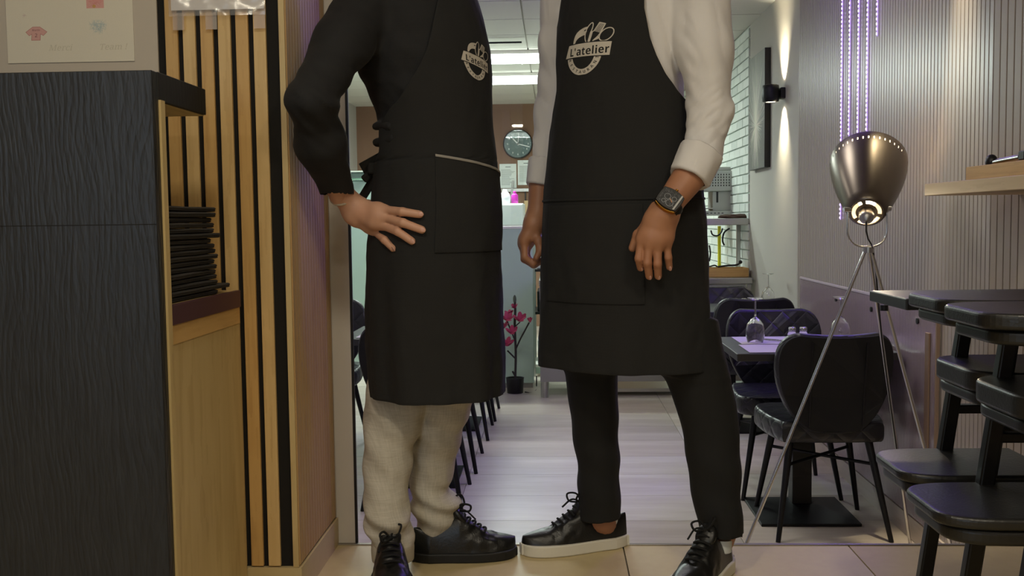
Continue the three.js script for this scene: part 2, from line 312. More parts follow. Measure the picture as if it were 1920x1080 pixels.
// ------------------------------------------------------------------ ceiling fittings
{
  const warm = new THREE.Color(1.0, 0.90, 0.71);
  const glowWarm = std({ color: 0xffffff, emissive: new THREE.Color(1.0, 0.84, 0.60), emissiveIntensity: 3 });
  const spots = [[-0.45, 0.9, 'warm square ceiling light over the black counter'], [0.75, 0.7, 'warm square ceiling light over the high chairs'], [-1.6, -0.9, 'warm square ceiling light near the shop window'], [0.75, -1.1, 'warm square ceiling light behind the camera on the right']];
  for (const [x, d, label] of spots) {
    const t = thing('ceiling_light', label, 'ceiling light', [x, YC - 0.025, -d], 0, 'square ceiling lights of the front room');
    mesh('frame', [box(-0.16, 0.16, 0, 0.025, -0.16, -0.145), box(-0.16, 0.16, 0, 0.025, 0.145, 0.16), box(-0.16, -0.145, 0, 0.025, -0.145, 0.145), box(0.145, 0.16, 0, 0.025, -0.145, 0.145)], M.blackMetal, t);
    mesh('diffuser', box(-0.145, 0.145, 0.008, 0.02, -0.145, 0.145), glowWarm, t);
    rect('ceiling_light_glow', warm, LV.ceilFront * 4.4, 0.28, 0.28, [x, YC - 0.03, -d], [x, 0, -d]);
  }
  // kitchen tubes
  const cool = new THREE.Color(0.86, 1.0, 0.92);
  const glowCool = std({ color: 0xffffff, emissive: new THREE.Color(0.88, 1.0, 0.93), emissiveIntensity: 6 });
  for (const [py, label] of [[113, 'nearer of the two bright fluorescent tubes on the kitchen ceiling'], [152, 'farther of the two bright fluorescent tubes on the kitchen ceiling']]) {
    const d = 1900 * (YC - 0.06 - 0.88) / (411 - py), xr = at(1016, py, d).x;
    const t = thing('fluorescent_tube', label, 'ceiling light', [xr - 0.6, YC - 0.085, -d], 0, 'kitchen fluorescent tubes');
    mesh('housing', rbox(-0.62, 0.62, 0.045, 0.085, -0.06, 0.06, 0.006), M.ceil, t);
    const tb = new THREE.CylinderGeometry(0.07, 0.07, 1.2, 16); tb.rotateZ(Math.PI / 2); tb.scale(1, 0.7, 1); tb.translate(0, 0.03, 0);
    mesh('tube', tb, glowCool, t);
    mesh('end_cap', rbox(-0.625, -0.6, 0.0, 0.06, -0.05, 0.05, 0.01), M.ceil, t); mesh('end_cap', rbox(0.6, 0.625, 0.0, 0.06, -0.05, 0.05, 0.01), M.ceil, t);
    rect('fluorescent_glow', cool, LV.tube, 1.2, 0.12, [xr - 0.6, YC - 0.10, -d], [xr - 0.6, 0, -d]);
  }
  // soft panel over the dining room
  for (const [x, d, label] of [[0.1, 4.3, 'flat ceiling panel light above the dining room aisle'], [-1.4, 5.6, 'flat ceiling panel light above the left dining tables']]) {
    const t = thing('ceiling_panel_light', label, 'ceiling light', [x, YC - 0.02, -d], 0);
    mesh('frame', [box(-0.3, 0.3, 0, 0.02, -0.3, -0.285), box(-0.3, 0.3, 0, 0.02, 0.285, 0.3), box(-0.3, -0.285, 0, 0.02, -0.285, 0.285), box(0.285, 0.3, 0, 0.02, -0.285, 0.285)], M.steelDull, t);
    mesh('diffuser', box(-0.285, 0.285, 0.006, 0.016, -0.285, 0.285), std({ color: 0xffffff, emissive: new THREE.Color(1, 0.9, 0.82), emissiveIntensity: 2 }), t);
    rect('ceiling_panel_glow', new THREE.Color(1, 0.98, 0.92), LV.dining, 0.56, 0.56, [x, YC - 0.025, -d], [x, 0, -d]);
  }
}
// warm downlight close to the fluted wall above the shelf
{
  const t = thing('downlight', 'small round downlight close to the fluted wall above the wooden shelf', 'ceiling light', [XR - 0.085, YC - 0.012, -3.66]);
  mesh('ring', lathe([[0.05, 0], [0.06, 0], [0.06, 0.012], [0.05, 0.012], [0.05, 0]], 24), M.steelDull, t);
  mesh('lens', lathe([[0, 0.004], [0.05, 0.004], [0.05, 0.01], [0, 0.01]], 24), std({ color: 0xffffff, emissive: new THREE.Color(1, 0.85, 0.55), emissiveIntensity: 4 }), t);
  const s = new THREE.SpotLight(new THREE.Color(1, 0.86, 0.58), LV.down, 0, 0.24, 0.9); s.name = 'downlight_beam'; s.position.set(XR - 0.085, YC - 0.02, -3.66); s.target.position.set(XR - 0.03, 0, -3.66); s.castShadow = true; s.shadow.radius = 2; scene.add(s, s.target);
}

// ------------------------------------------------------------------ black counter with shelf, on the left
const XC = -0.718;
{
  const c = thing('reception_counter', 'tall black wood-grain counter with pale oak inside and an open shelf', 'counter', [XC - 0.5, 0, -2.0]);
  const L = (g) => { g.translate(0.5 - XC, 0, 2.0); return g; };
  const yT = 1.156, zN = -1.81, xl = -1.75;
  { const g = rbox(xl, XC, 0.0, yT, zN - 0.028, zN, 0.0015, 2); uvm(g, 1.4, 0.35, 0.2); g.translate(0.5 - XC, 0, 2.0); mesh('end_panel', g, M.blackWood, c); }
  // a hairline joint across the panel
  mesh('panel_joint', L(box(xl, XC - 0.001, 0.879, 0.8805, zN - 0.001, zN + 0.0006)), M.felt, c);
  mesh('panel_liner', L(box(xl, XC + 0.004, 0, yT - 0.05, zN - 0.048, zN - 0.028)), M.oakPale, c);
  mesh('top_board', L(rbox(xl, XC + 0.001, yT - 0.052, yT + 0.001, -2.09, zN - 0.0285, 0.002, 2)), M.blackEdge, c);
  mesh('top_liner', L(box(xl, XC - 0.004, yT - 0.054, yT - 0.0525, -2.088, zN - 0.049)), M.oakPale, c);
  const yS = 0.727;
  mesh('shelf_board', L(box(xl, XC - 0.012, yS - 0.038, yS, -2.29, zN - 0.049)), M.oakPale, c);
  mesh('shelf_edge', L(rbox(XC - 0.012, XC, yS - 0.038, yS, -2.285, zN - 0.049, 0.001, 1)), std({ color: 0x4a2a33, roughness: 0.5 }), c).userData.label = 'dark plum shelf edge';
  mesh('side_panel', L(box(XC - 0.03, XC - 0.006, 0, yS - 0.0385, -2.29, zN - 0.049)), M.oakPale, c);
  mesh('side_rail', L(box(XC - 0.012, XC - 0.003, yS - 0.075, yS - 0.0385, -2.285, zN - 0.049, 'z')), M.oak2, c);
  mesh('back_panel', L(box(xl, xl + 0.02, 0, yT - 0.053, -2.29, zN - 0.049)), M.oakPale, c);

  // stack of folded black napkins
  const cloth = [0x2b2927, 0x302d2a, 0x262422].map((k) => std({ color: k, roughness: 0.9, bumpMap: rep(T.weave, 8, 8), bumpScale: 0.0005 }));
  const stitch = std({ color: 0x8d8064, roughness: 0.9 });
  const N = 17, total = 0.188, th = total / N;
  for (let k = 0; k < N; k++) {
    const lo = k === 0, which = k === 0 ? 'bottom napkin of the folded black stack, lying on the shelf' : k === N - 1 ? 'top napkin of the folded black stack' : `${['second', 'third', 'fourth', 'fifth', 'sixth', 'seventh', 'eighth', 'ninth', 'tenth', 'eleventh', 'twelfth', 'thirteenth', 'fourteenth', 'fifteenth', 'sixteenth'][k - 1]} napkin up from the plum shelf edge in the folded black stack`;
    const x1 = XC - 0.014 + rr(-0.004, 0.004), len = k === 1 ? 0.335 : 0.262 + rr(-0.012, 0.012), z1 = -1.885 + rr(-0.004, 0.004);
    const t = thing('folded_napkin', which, 'napkin', [x1, yS + 0.0005 + k * th, z1], rr(-0.02, 0.02), 'folded black napkins on the counter shelf');
    const h = th - 0.0008, w = 0.2, s = new THREE.Shape();
    s.moveTo(-w, 0); s.lineTo(-0.005, 0); s.quadraticCurveTo(0.0, h * 0.04, 0.0012, h * 0.3); s.lineTo(-0.0004, h * 0.42);
    s.quadraticCurveTo(0.0022, h * 0.55, 0.0016, h * 0.74); s.quadraticCurveTo(0, h, -0.005, h); s.lineTo(-w, h); s.lineTo(-w, 0);
    const g = new THREE.ExtrudeGeometry(s, { depth: len, bevelEnabled: false, steps: 10, curveSegments: 4 }); g.translate(0, 0, -len);
    const p = g.attributes.position, ph = rr(0, 9);
    for (let i = 0; i < p.count; i++) { const z = p.getZ(i), y = p.getY(i); p.setX(i, p.getX(i) + 0.0012 * Math.sin(z * 22 + ph) + (z < -len * 0.9 ? 0.004 : 0)); p.setY(i, y + 0.0003 * Math.sin(z * 30 + ph * 2)); }
    g.computeVertexNormals(); uvm(g, 1);
    mesh('cloth', g, cloth[k % 3], t);
    const a = [], q = (x, y) => V3(x, y, 0.0012);
    const pts = [q(-0.03, h * 0.1), q(-0.008, h * 0.1), q(-0.001, h * 0.27), q(-0.008, h * 0.44), q(-0.02, h * 0.5), q(-0.008, h * 0.58), q(0, h * 0.78), q(-0.008, h * 0.93), q(-0.03, h * 0.93)];
    if ([1, 0, 4, 6, 8, 9, 10, 11, 12, 15].includes(k)) mesh('stitched_edge', tube(pts, 0.0011, 30, 5), stitch, t);
  }
}
{ // children's drawing on the wall behind the counter
  const cv = document.createElement('canvas'); cv.width = 1024; cv.height = 1024; const x = cv.getContext('2d');
  x.fillStyle = '#d9d2bf'; x.fillRect(0, 0, 1024, 1024);
  const img = x.getImageData(0, 0, 1024, 1024); for (let i = 0; i < img.data.length; i += 4) { const n = (rnd() - 0.5) * 10; img.data[i] += n; img.data[i + 1] += n; img.data[i + 2] += n; } x.putImageData(img, 0, 0);
  // pixel (10..242, -112..118) of the photograph -> canvas; 1 px = 4.41
  const S = 1024 / 232, X = (px) => (px - 10) * S, Y = (py) => (py + 114) * S;
  const scrib = (cx, cy, w, h, col, n) => { x.strokeStyle = col; x.lineWidth = 3; x.globalAlpha = 0.16; for (let i = 0; i < n; i++) { x.beginPath(); x.moveTo(X(cx + rr(-w, w)), Y(cy + rr(-h, h))); x.lineTo(X(cx + rr(-w, w)), Y(cy + rr(-h, h))); x.stroke(); } x.globalAlpha = 1; };
  x.fillStyle = 'rgba(196,110,110,0.5)'; x.strokeStyle = 'rgba(150,70,75,0.7)'; x.lineWidth = 3;
  x.beginPath(); x.moveTo(X(45), Y(58)); x.lineTo(X(58), Y(48)); x.lineTo(X(71), Y(48)); x.lineTo(X(84), Y(58)); x.lineTo(X(77), Y(65)); x.lineTo(X(72), Y(62)); x.lineTo(X(71), Y(74)); x.lineTo(X(55), Y(74)); x.lineTo(X(56), Y(62)); x.lineTo(X(51), Y(65)); x.closePath(); x.fill(); x.stroke();
  x.fillStyle = 'rgba(90,50,60,0.8)'; x.font = '44px sans-serif'; x.fillText('2', X(61), Y(68)); x.font = '22px sans-serif'; x.fillText('Martin', X(56.5), Y(56));
  x.fillStyle = 'rgba(206,110,110,0.5)'; x.fillRect(X(158), Y(-6), X(190) - X(158), Y(14) - Y(-6)); scrib(174, 4, 16, 9, '#c45a5a', 30); x.fillStyle = 'rgba(190,150,60,0.6)'; x.beginPath(); x.arc(X(172), Y(10), 14, 0, 7); x.fill();
  scrib(178, 48, 17, 11, '#6b93a8', 60); scrib(176, 52, 10, 14, '#6b93a8', 30); scrib(226, -4, 10, 5, '#6b93a8', 20); scrib(44, 25, 4, 4, '#a06a7a', 10);
  x.fillStyle = 'rgba(150,140,115,0.3)'; x.font = 'italic 70px serif'; x.fillText('Merci', X(85), Y(95)); x.fillText('Team !', X(178), Y(95));
  scrib(70, -50, 25, 20, '#b89070', 40); scrib(180, -60, 30, 20, '#88a070', 40);
  const map = new THREE.CanvasTexture(cv); map.colorSpace = THREE.SRGBColorSpace;
  const a = at(12.5, 118, 2.295), b = at(241.5, -112, 2.295), w = b.x - a.x, h = b.y - a.y;
  const g = new THREE.BoxGeometry(w, h, 0.002); const o = single('drawing_sheet', g, [M.paper, M.paper, M.paper, M.paper, std({ map, roughness: 0.85 }), M.paper], 'large white paper with faint coloured children\'s drawings on the wall behind the counter', 'poster');
  o.position.set((a.x + b.x) / 2, (a.y + b.y) / 2, -2.3025);
}
{ // notice in a plastic sleeve taped to the slats
  const cv = document.createElement('canvas'); cv.width = 512; cv.height = 700; const x = cv.getContext('2d');
  x.fillStyle = '#dcdad8'; x.fillRect(0, 0, 512, 700); x.strokeStyle = '#b0484c'; x.lineWidth = 4; x.beginPath(); x.moveTo(30, 630); x.lineTo(490, 622); x.stroke(); x.lineWidth = 2; x.strokeStyle = '#c8a0a0'; x.strokeRect(24, 30, 464, 590);
  const map = new THREE.CanvasTexture(cv); map.colorSpace = THREE.SRGBColorSpace;
  const a = at(318, 30, 2.292), b = at(498, 4, 2.292), w = b.x - a.x, h = 0.297;
  const t = thing('notice_sheet', 'white notice in a clear plastic sleeve taped to the oak slats', 'notice', [(a.x + b.x) / 2, a.y, -2.292]);
  mesh('paper', (() => { const g = new THREE.BoxGeometry(w - 0.008, h, 0.0012); g.translate(0, h / 2 + 0.012, 0); return g; })(), [M.paper, M.paper, M.paper, M.paper, std({ map, roughness: 0.7 }), M.paper], t);
  const gs = new THREE.PlaneGeometry(w, h + 0.02, 24, 30), p = gs.attributes.position; for (let i = 0; i < p.count; i++) p.setZ(i, 0.0045 + 0.0022 * NZ.noise(p.getX(i) * 26, p.getY(i) * 40, 3) + 0.0012 * NZ.noise(p.getX(i) * 70 + p.getY(i) * 40, p.getY(i) * 20, 8)); gs.computeVertexNormals(); gs.translate(0, h / 2 + 0.008, 0);
  mesh('plastic_sleeve', gs, phy({ color: 0xf6f4f2, roughness: 0.12, transmission: 0.85, thickness: 0, side: THREE.DoubleSide }), t);
  for (const x0 of [-0.103, -0.028, 0.082]) mesh('tape', box(x0, x0 + 0.026, -0.032, 0.006, 0.0006, 0.0011), phy({ color: 0xf4ece0, roughness: 0.3, transmission: 0.85, thickness: 0 }), t);
}

// ------------------------------------------------------------------ kitchen behind the dining room
{
  const dK = 7.36, yCt = 0.44;
  const t = thing('kitchen_worktable', 'long stainless steel worktable with front panel at the kitchen entrance', 'table', [0.65, YL, -7.7]);
  const L = (g) => { g.translate(-0.65, -YL, 7.7); return g; };
  const x0 = at(1011, 600, dK).x, x1 = XR - 0.02;
  mesh('worktop', L(rbox(x0, x1, yCt - 0.045, yCt, -8.05, -dK, 0.006)), M.steel, t);
  mesh('front_panel', L(box(x0 + 0.004, x1 - 0.05, YL + 0.12, yCt - 0.046, -dK - 0.03, -dK - 0.012)), M.steelDull, t);
  mesh('end_panel', L(box(x0 + 0.004, x0 + 0.02, YL + 0.12, yCt - 0.046, -8.0, -dK - 0.031)), M.steelDull, t);
  for (const [x, z] of [[x0 + 0.035, -dK - 0.05], [x1 - 0.035, -dK - 0.05], [x0 + 0.035, -8.0], [x1 - 0.035, -8.0]]) { mesh('leg', L(bar(V3(x, YL, z), V3(x, YL + 0.13, z), 0.028, 0.03, 16)), M.steel, t); }
  mesh('lower_shelf', L(box(x0 + 0.42, x1, YL + 0.03, YL + 0.055, -8.0, -dK - 0.09)), M.steel, t);
  mesh('post', L(rbox(x1 - 0.04, x1 - 0.01, YL + 0.1, yCt - 0.045, -dK - 0.03, -dK - 0.004, 0.003)), M.steelDull, t);

  // gantry shelf above the worktable
  const s = thing('gantry_shelf', 'stainless overshelf on posts above the worktable', 'shelf', [1.1, yCt, -7.75]);
  const LS = (g) => { g.translate(-1.1, -yCt, 7.75); return g; };
  const sx0 = at(1240, 415, 7.6).x, sx1 = at(1414, 415, 7.6).x, ys = at(1380, 412, 7.6).y;
  mesh('shelf', LS(rbox(sx0, sx1, ys - 0.04, ys + 0.01, -7.95, -7.6, 0.005)), M.steel, s);
  for (const [x, z] of [[sx1 - 0.02, -7.62], [sx1 - 0.055, -7.92], [sx0 + 0.02, -7.62], [sx0 + 0.02, -7.92]]) mesh('post', LS(rbox(x - 0.017, x + 0.017, yCt, ys - 0.041, z - 0.017, z + 0.017, 0.004)), M.steel, s);
  { // brown cloth lying on the shelf
    const g = new THREE.SphereGeometry(1, 28, 16), p = g.attributes.position; for (let i = 0; i < p.count; i++) { const v = V3().fromBufferAttribute(p, i), n = 1 + 0.35 * NZ.noise(v.x * 2.2, v.y * 2, v.z * 2.2 + 4); p.setXYZ(i, v.x * 0.145 * n, (v.y > 0 ? v.y * 0.028 * n : v.y * 0.004) + 0.004, v.z * 0.07 * n); } g.computeVertexNormals();
    const o = single('brown_cloth', g, std({ color: 0x4a3428, roughness: 0.9 }), 'crumpled brown cloth on top of the stainless overshelf', 'cloth'); o.position.set(at(1382, 408, 7.7).x, ys + 0.0105, -7.72);
  }
  { // wooden crate
    const a = at(1325, 528, 7.5), b = at(1404, 513, 7.5), h = b.y - a.y + 0.008;
    const c = thing('wooden_box', 'low orange-brown wooden box on the stainless worktable', 'box', [(a.x + b.x) / 2, yCt + 0.001, -7.6]); const w = (b.x - a.x) / 2;
    mesh('front_board', rbox(-w, w, 0, h, 0.088, 0.1, 0.002, 1, 'x'), M.crate, c); mesh('back_board', rbox(-w, w, 0, h, -0.1, -0.088, 0.002, 1, 'x'), M.crate, c);
    mesh('side_board', rbox(-w, -w + 0.012, 0, h, -0.0875, 0.0875, 0.002, 1), M.crate, c); mesh('side_board', rbox(w - 0.012, w, 0, h, -0.0875, 0.0875, 0.002, 1), M.crate, c); mesh('base', box(-w + 0.013, w - 0.013, 0, 0.008, -0.087, 0.087), M.crate, c);
    const tg = thing('tongs', 'black kitchen tongs lying across the wooden box', 'tongs', [(a.x + b.x) / 2 + 0.03, yCt + h + 0.004, -7.58]);
    mesh('arm', tube([V3(-0.09, 0.004, 0.02), V3(-0.02, 0.012, 0.02), V3(0.05, 0.018, 0.02), V3(0.075, 0.035, 0.02)], 0.006, 16), M.blackPlastic, tg); mesh('arm', tube([V3(-0.09, 0.004, -0.015), V3(-0.02, 0.012, -0.012), V3(0.05, 0.018, 0.0), V3(0.072, 0.03, 0.008)], 0.006, 16), M.blackPlastic, tg);
    mesh('grip', new THREE.SphereGeometry(0.014, 10, 8).translate(0.075, 0.038, 0.012), M.blackPlastic, tg);
  }
  { // salamander grill on the wall
    const d = 8.3, a = at(1290, 405, d), b = at(1380, 312, d), xw = XR - 0.014;
    const o = thing('salamander_grill', 'stainless steel wall grill with a perforated hood, above the overshelf', 'grill', [b.x - 0.2, a.y, -d - 0.15]);
    const w0 = -0.28, w1 = 0.2, H = b.y - a.y;
    mesh('hood', rbox(w0, w1, H * 0.5, H * 0.92, -0.15, 0.15, 0.01), M.grill, o);
    mesh('top_rail', rbox(w0 + 0.02, w1 - 0.005, H * 0.925, H, -0.12, 0.1, 0.006), M.grill, o);
    const holes = []; for (let r = 0; r < 5; r++) for (let k = 0; k < 16; k++) holes.push(rbox(w1 - 0.05 - k * 0.022 - 0.008, w1 - 0.05 - k * 0.022, H * 0.6 + r * 0.022, H * 0.6 + r * 0.022 + 0.012, 0.149, 0.152, 0.001, 1));
    mesh('vent_holes', holes, M.blackPlastic, o).userData.kind = 'stuff';
    mesh('base', rbox(w0, w1, 0, H * 0.1, -0.15, 0.15, 0.006), M.grill, o);
    const slots = []; for (let k = 0; k < 9; k++) slots.push(box(w1 - 0.1 - k * 0.03 - 0.016, w1 - 0.1 - k * 0.03, H * 0.045, H * 0.06, 0.1495, 0.152));
    mesh('base_slots', slots, M.blackPlastic, o).userData.kind = 'stuff';
    mesh('upright', rbox(0.02, w1, H * 0.1, H * 0.5, -0.15, 0.1, 0.004), M.grill, o); mesh('slot', box(0.05, 0.066, H * 0.27, H * 0.49, 0.099, 0.102), M.blackPlastic, o);
    mesh('side_wall', rbox(w0, w0 + 0.03, H * 0.1, H * 0.5, -0.15, 0.12, 0.004), M.grill, o); mesh('rack', box(w0 + 0.03, 0.019, H * 0.14, H * 0.16, -0.1, 0.12), M.grill, o);
    mesh('wall_bracket', box(w1, xw - (b.x - 0.2), H * 0.3, H * 0.36, -0.14, -0.1), M.grill, o);
  }
  { const p = at(1353, 470, 8.4), o = thing('broom', 'yellow broom handle leaning against the white brick wall', 'broom', [p.x, YL, -8.5]);
    mesh('handle', bar(V3(0, 0.3, 0), V3(0.0, at(1352, 424, 8.4).y - YL, -0.02), 0.014, 0.014), std({ color: 0xd8d020, roughness: 0.5 }), o); mesh('ferrule', bar(V3(0, 0.1, 0), V3(0, 0.45, 0), 0.018, 0.016), M.blackPlastic, o); mesh('brush', rbox(-0.12, 0.12, 0, 0.11, -0.03, 0.03, 0.01), M.blackPlastic, o); }
  { const q = (x, y, d = 7.95) => at(x, y, d); const o = single('power_cable', [tube([q(1333, 432), q(1336, 440), q(1345, 442), q(1352, 436), q(1355, 428)], 0.006, 30), tube([q(1368, 428), q(1358, 436), q(1355, 452), q(1358, 460)], 0.007, 24), tube([q(1330, 500), q(1342, 498), q(1348, 512), q(1349, 520)], 0.006, 20), tube([q(1330, 460), q(1332, 475), q(1330, 490)], 0.006, 12)], M.blackPlastic, 'black power cables hanging under the stainless overshelf', 'cable'); }
  { // mint counter front between the men, with glass above
    const d = 7.82, xa = -1.05, xb = at(1000, 600, d).x, yt = at(970, 424, d).y;
    const o = thing('bar_counter', 'pale mint-grey bar front with a thin bright top edge between the two men', 'counter', [(xa + xb) / 2, YL, -d - 0.2]); const hx = (xb - xa) / 2, H = yt - YL;
    mesh('front', rbox(-hx, hx, 0.04, H - 0.02, 0.17, 0.2, 0.002, 1), M.frost, o); mesh('body', box(-hx, hx - 0.02, 0.04, H - 0.02, -0.2, 0.169), M.frost, o); mesh('plinth', box(-hx, hx - 0.01, 0, 0.04, -0.2, 0.18), M.steelDull, o);
    mesh('top', rbox(-hx - 0.0, hx - 0.01, H - 0.02, H, -0.22, 0.205, 0.004), std({ color: 0xf0f2ee, roughness: 0.4 }), o);
    const gx = at(979, 200, d).x, gt = at(950, 77, d).y;
    const gl = thing('glass_screen', 'tall clear glass screen standing on the bar counter', 'screen', [(xa + gx) / 2, yt, -d - 0.1]); const gw = (gx - xa) / 2;
    mesh('pane', box(-gw, gw, 0.01, gt - yt, -0.004, 0.004), M.glass, gl); mesh('top_rail', box(-gw, gw - 0.001, gt - yt, gt - yt + 0.012, -0.008, 0.008), M.blackMetal, gl); mesh('foot_rail', box(-gw, gw, 0, 0.01, -0.012, 0.012), M.steel, gl);
  }
  { // white fridge behind the bar
    const d = 8.6, a = at(925, 470, d), b = at(981, 381, d), o = thing('white_fridge', 'white cabinet with a flat top behind the bar counter', 'cabinet', [(a.x + b.x) / 2 - 0.2, YL, -d - 0.3]), hw = (b.x - a.x) / 2 + 0.2, H = b.y - YL;
    mesh('body', rbox(-hw, hw, 0.05, H, -0.3, 0.28, 0.008), std({ color: 0xd6ddd8, roughness: 0.4 }), o); mesh('door', rbox(-hw + 0.005, hw - 0.005, 0.07, H - 0.01, 0.281, 0.3, 0.005), std({ color: 0xdde4df, roughness: 0.35 }), o); mesh('plinth', box(-hw, hw, 0, 0.05, -0.28, 0.26), M.blackPlastic, o);
    const bt = thing('cleaning_bottle', 'white and pink spray bottle standing on the white cabinet', 'bottle', [at(946, 372, d).x, b.y + 0.001, -d - 0.1]);
    mesh('bottle_body', lathe([[0, 0], [0.045, 0], [0.048, 0.05], [0.04, 0.08], [0.02, 0.105], [0.016, 0.12], [0, 0.12]], 20), std({ color: 0xe8e8ee, roughness: 0.3 }), bt);
    const b2 = thing('pink_bottle', 'small magenta bottle beside the white spray bottle', 'bottle', [at(954, 372, d).x + 0.045, b.y + 0.001, -d - 0.13]);
    mesh('bottle_body', lathe([[0, 0], [0.03, 0], [0.03, 0.07], [0.015, 0.085], [0, 0.085]], 18), std({ color: 0xd23ab8, roughness: 0.3 }), b2); mesh('cap', lathe([[0, 0.0855], [0.013, 0.0855], [0.013, 0.105], [0, 0.105]], 14), std({ color: 0xd23ab8, roughness: 0.3 }), b2);
  }
  { // dark shelving with white boxes to the right of the bar front
    const d = 8.4, a = at(1001, 640, d), xr = a.x + 0.55, o = thing('storage_rack', 'open kitchen rack with dark and white shelves beside the bar front', 'shelf', [(a.x + xr) / 2, YL, -d - 0.25]), hw = (xr - a.x) / 2;
    const yy = (py) => at(1008, py, d).y - YL;
    for (const [py, m] of [[505, M.blackPlastic], [585, M.blackPlastic], [684, M.paper]]) mesh('shelf', box(-hw, hw, yy(py) - 0.02, yy(py), -0.25, 0.25), m, o);
    mesh('lower_panel', box(-hw, hw, 0.02, yy(684) - 0.021, 0.2, 0.22), M.frost, o);
    for (const s of [-1, 1]) for (const k of [-1, 1]) mesh('post', box(s * hw - 0.014, s * hw + 0.014, 0, yy(440), k * 0.24 - 0.014, k * 0.24 + 0.014), M.steel, o);
    const bx = [[505, 0.30, M.paper, 'white box on the upper shelf of the kitchen rack'], [585, 0.17, M.blackPlastic, 'black crate on the middle shelf of the kitchen rack'], [684, 0.20, std({ color: 0x9aa09c, roughness: 0.6 }), 'grey crate on the lower shelf of the kitchen rack']];
    for (const [py, h, m, lab] of bx) { const c = single('storage_crate', rbox(-hw + 0.03, hw - 0.04, 0, h, -0.2, 0.2, 0.01), m, lab, 'crate'); c.position.set((a.x + xr) / 2, yy(py) + YL + 0.001, -d - 0.25); }
  }
  { // wall clock
    const d = 12.38, c = at(971, 270, d), R = 27.5 * d / 1900, o = thing('wall_clock', 'round wall clock with grey-green face and dark rim on the brown wall', 'clock', [c.x, c.y, -d]);
    const cv = document.createElement('canvas'); cv.width = cv.height = 512; const x = cv.getContext('2d'); x.fillStyle = '#5c7472'; x.fillRect(0, 0, 512, 512); x.translate(256, 256); x.strokeStyle = '#e8eeea'; x.fillStyle = '#e8eeea';
    for (let k = 0; k < 60; k++) { x.save(); x.rotate(k * Math.PI / 30); x.lineWidth = 3; x.beginPath(); x.moveTo(0, -236); x.lineTo(0, k % 5 ? -226 : -218); x.stroke(); x.restore(); }
    x.font = 'bold 44px sans-serif'; x.textAlign = 'center'; x.textBaseline = 'middle'; for (let k = 1; k <= 12; k++) { const a = k * Math.PI / 6; x.fillText(String(k), Math.sin(a) * 192, -Math.cos(a) * 192); }
    const map = new THREE.CanvasTexture(cv); map.colorSpace = THREE.SRGBColorSpace;
    const f = new THREE.CircleGeometry(R * 0.93, 40); f.translate(0, 0, 0.022); mesh('dial', f, std({ map, roughness: 0.5 }), o);
    const rim = lathe([[R * 0.9, 0], [R, 0], [R, 0.03], [R * 0.96, 0.038], [R * 0.92, 0.03], [R * 0.92, 0.018], [0, 0.018], [0, 0], [R * 0.9, 0]], 48); rim.rotateX(Math.PI / 2); mesh('rim', rim, M.blackPlastic, o);
    const hand = (ang, len, w) => { const g = box(-w / 2, w / 2, -0.02, len, 0.026, 0.028); g.rotateZ(ang); return g; };
    const hm = std({ color: 0xf0f4f2, roughness: 0.4 });
    mesh('hour_hand', hand(0.75, R * 0.5, 0.014), hm, o); mesh('minute_hand', hand(-1.83, R * 0.82, 0.010), hm, o); mesh('second_hand', hand(-0.12, R * 0.7, 0.005), hm, o);
    const gl = new THREE.CircleGeometry(R * 0.93, 40); gl.translate(0, 0, 0.032); mesh('glass', gl, M.glass, o);
  }
  const sheet = (x0, y0, x1, y1, seed, lab) => { const d = 12.39, a = at(x0, y1, d), b = at(x1, y0, d), cv = document.createElement('canvas'); cv.width = 256; cv.height = 360; const x = cv.getContext('2d'); x.fillStyle = '#e9efec'; x.fillRect(0, 0, 256, 360); x.fillStyle = '#6a7370'; x.fillRect(90, 40, 80, 10); for (let k = 0; k < 16; k++) x.fillRect(24, 84 + k * 15, 120 + 90 * lat(k, seed, 5), 4);
    const map = new THREE.CanvasTexture(cv); map.colorSpace = THREE.SRGBColorSpace; const g = new THREE.BoxGeometry(b.x - a.x, b.y - a.y, 0.002); const o = single('paper_sheet', g, [M.paper, M.paper, M.paper, M.paper, std({ map, roughness: 0.8 }), M.paper], lab, 'paper', 'printed sheets on the kitchen wall'); o.position.set((a.x + b.x) / 2, (a.y + b.y) / 2, -d - 0.004); };
  sheet(937, 307, 968, 353, 1, 'printed white sheet below left of the wall clock'); sheet(971, 300, 1002, 347, 2, 'printed white sheet right below the wall clock');
  { const d = 12.35, a = at(940, 357, d), b = at(1012, 357, d), o = thing('knife_rail', 'steel magnetic rail under the printed sheets on the brown wall', 'rail', [(a.x + b.x) / 2, a.y, -d]); const hw = (b.x - a.x) / 2;
    mesh('rail', rbox(-hw, hw, -0.02, 0.02, -0.045, 0, 0.004), M.steel, o);
    const k1 = single('kitchen_knife', [box(-0.014, 0.014, -0.11, 0.03, -0.004, 0), rbox(-0.011, 0.011, 0.031, 0.12, -0.008, 0.006, 0.004)], M.steelDull, 'kitchen knife hanging on the steel rail', 'knife'); k1.rotation.z = -0.12; k1.position.set(at(960, 355, d).x, a.y, -d + 0.008);
    const k2 = thing('wooden_spatula', 'pale wooden spatula with dark handle under the rail by the arm', 'spatula', [at(987, 385, d).x, at(987, 410, d).y, -d - 0.02]); mesh('blade', rbox(-0.028, 0.028, 0, 0.22, -0.005, 0.005, 0.004), M.shelf, k2); mesh('handle', rbox(-0.02, -0.004, 0.221, 0.34, -0.006, 0.006, 0.004), M.blackPlastic, k2); }
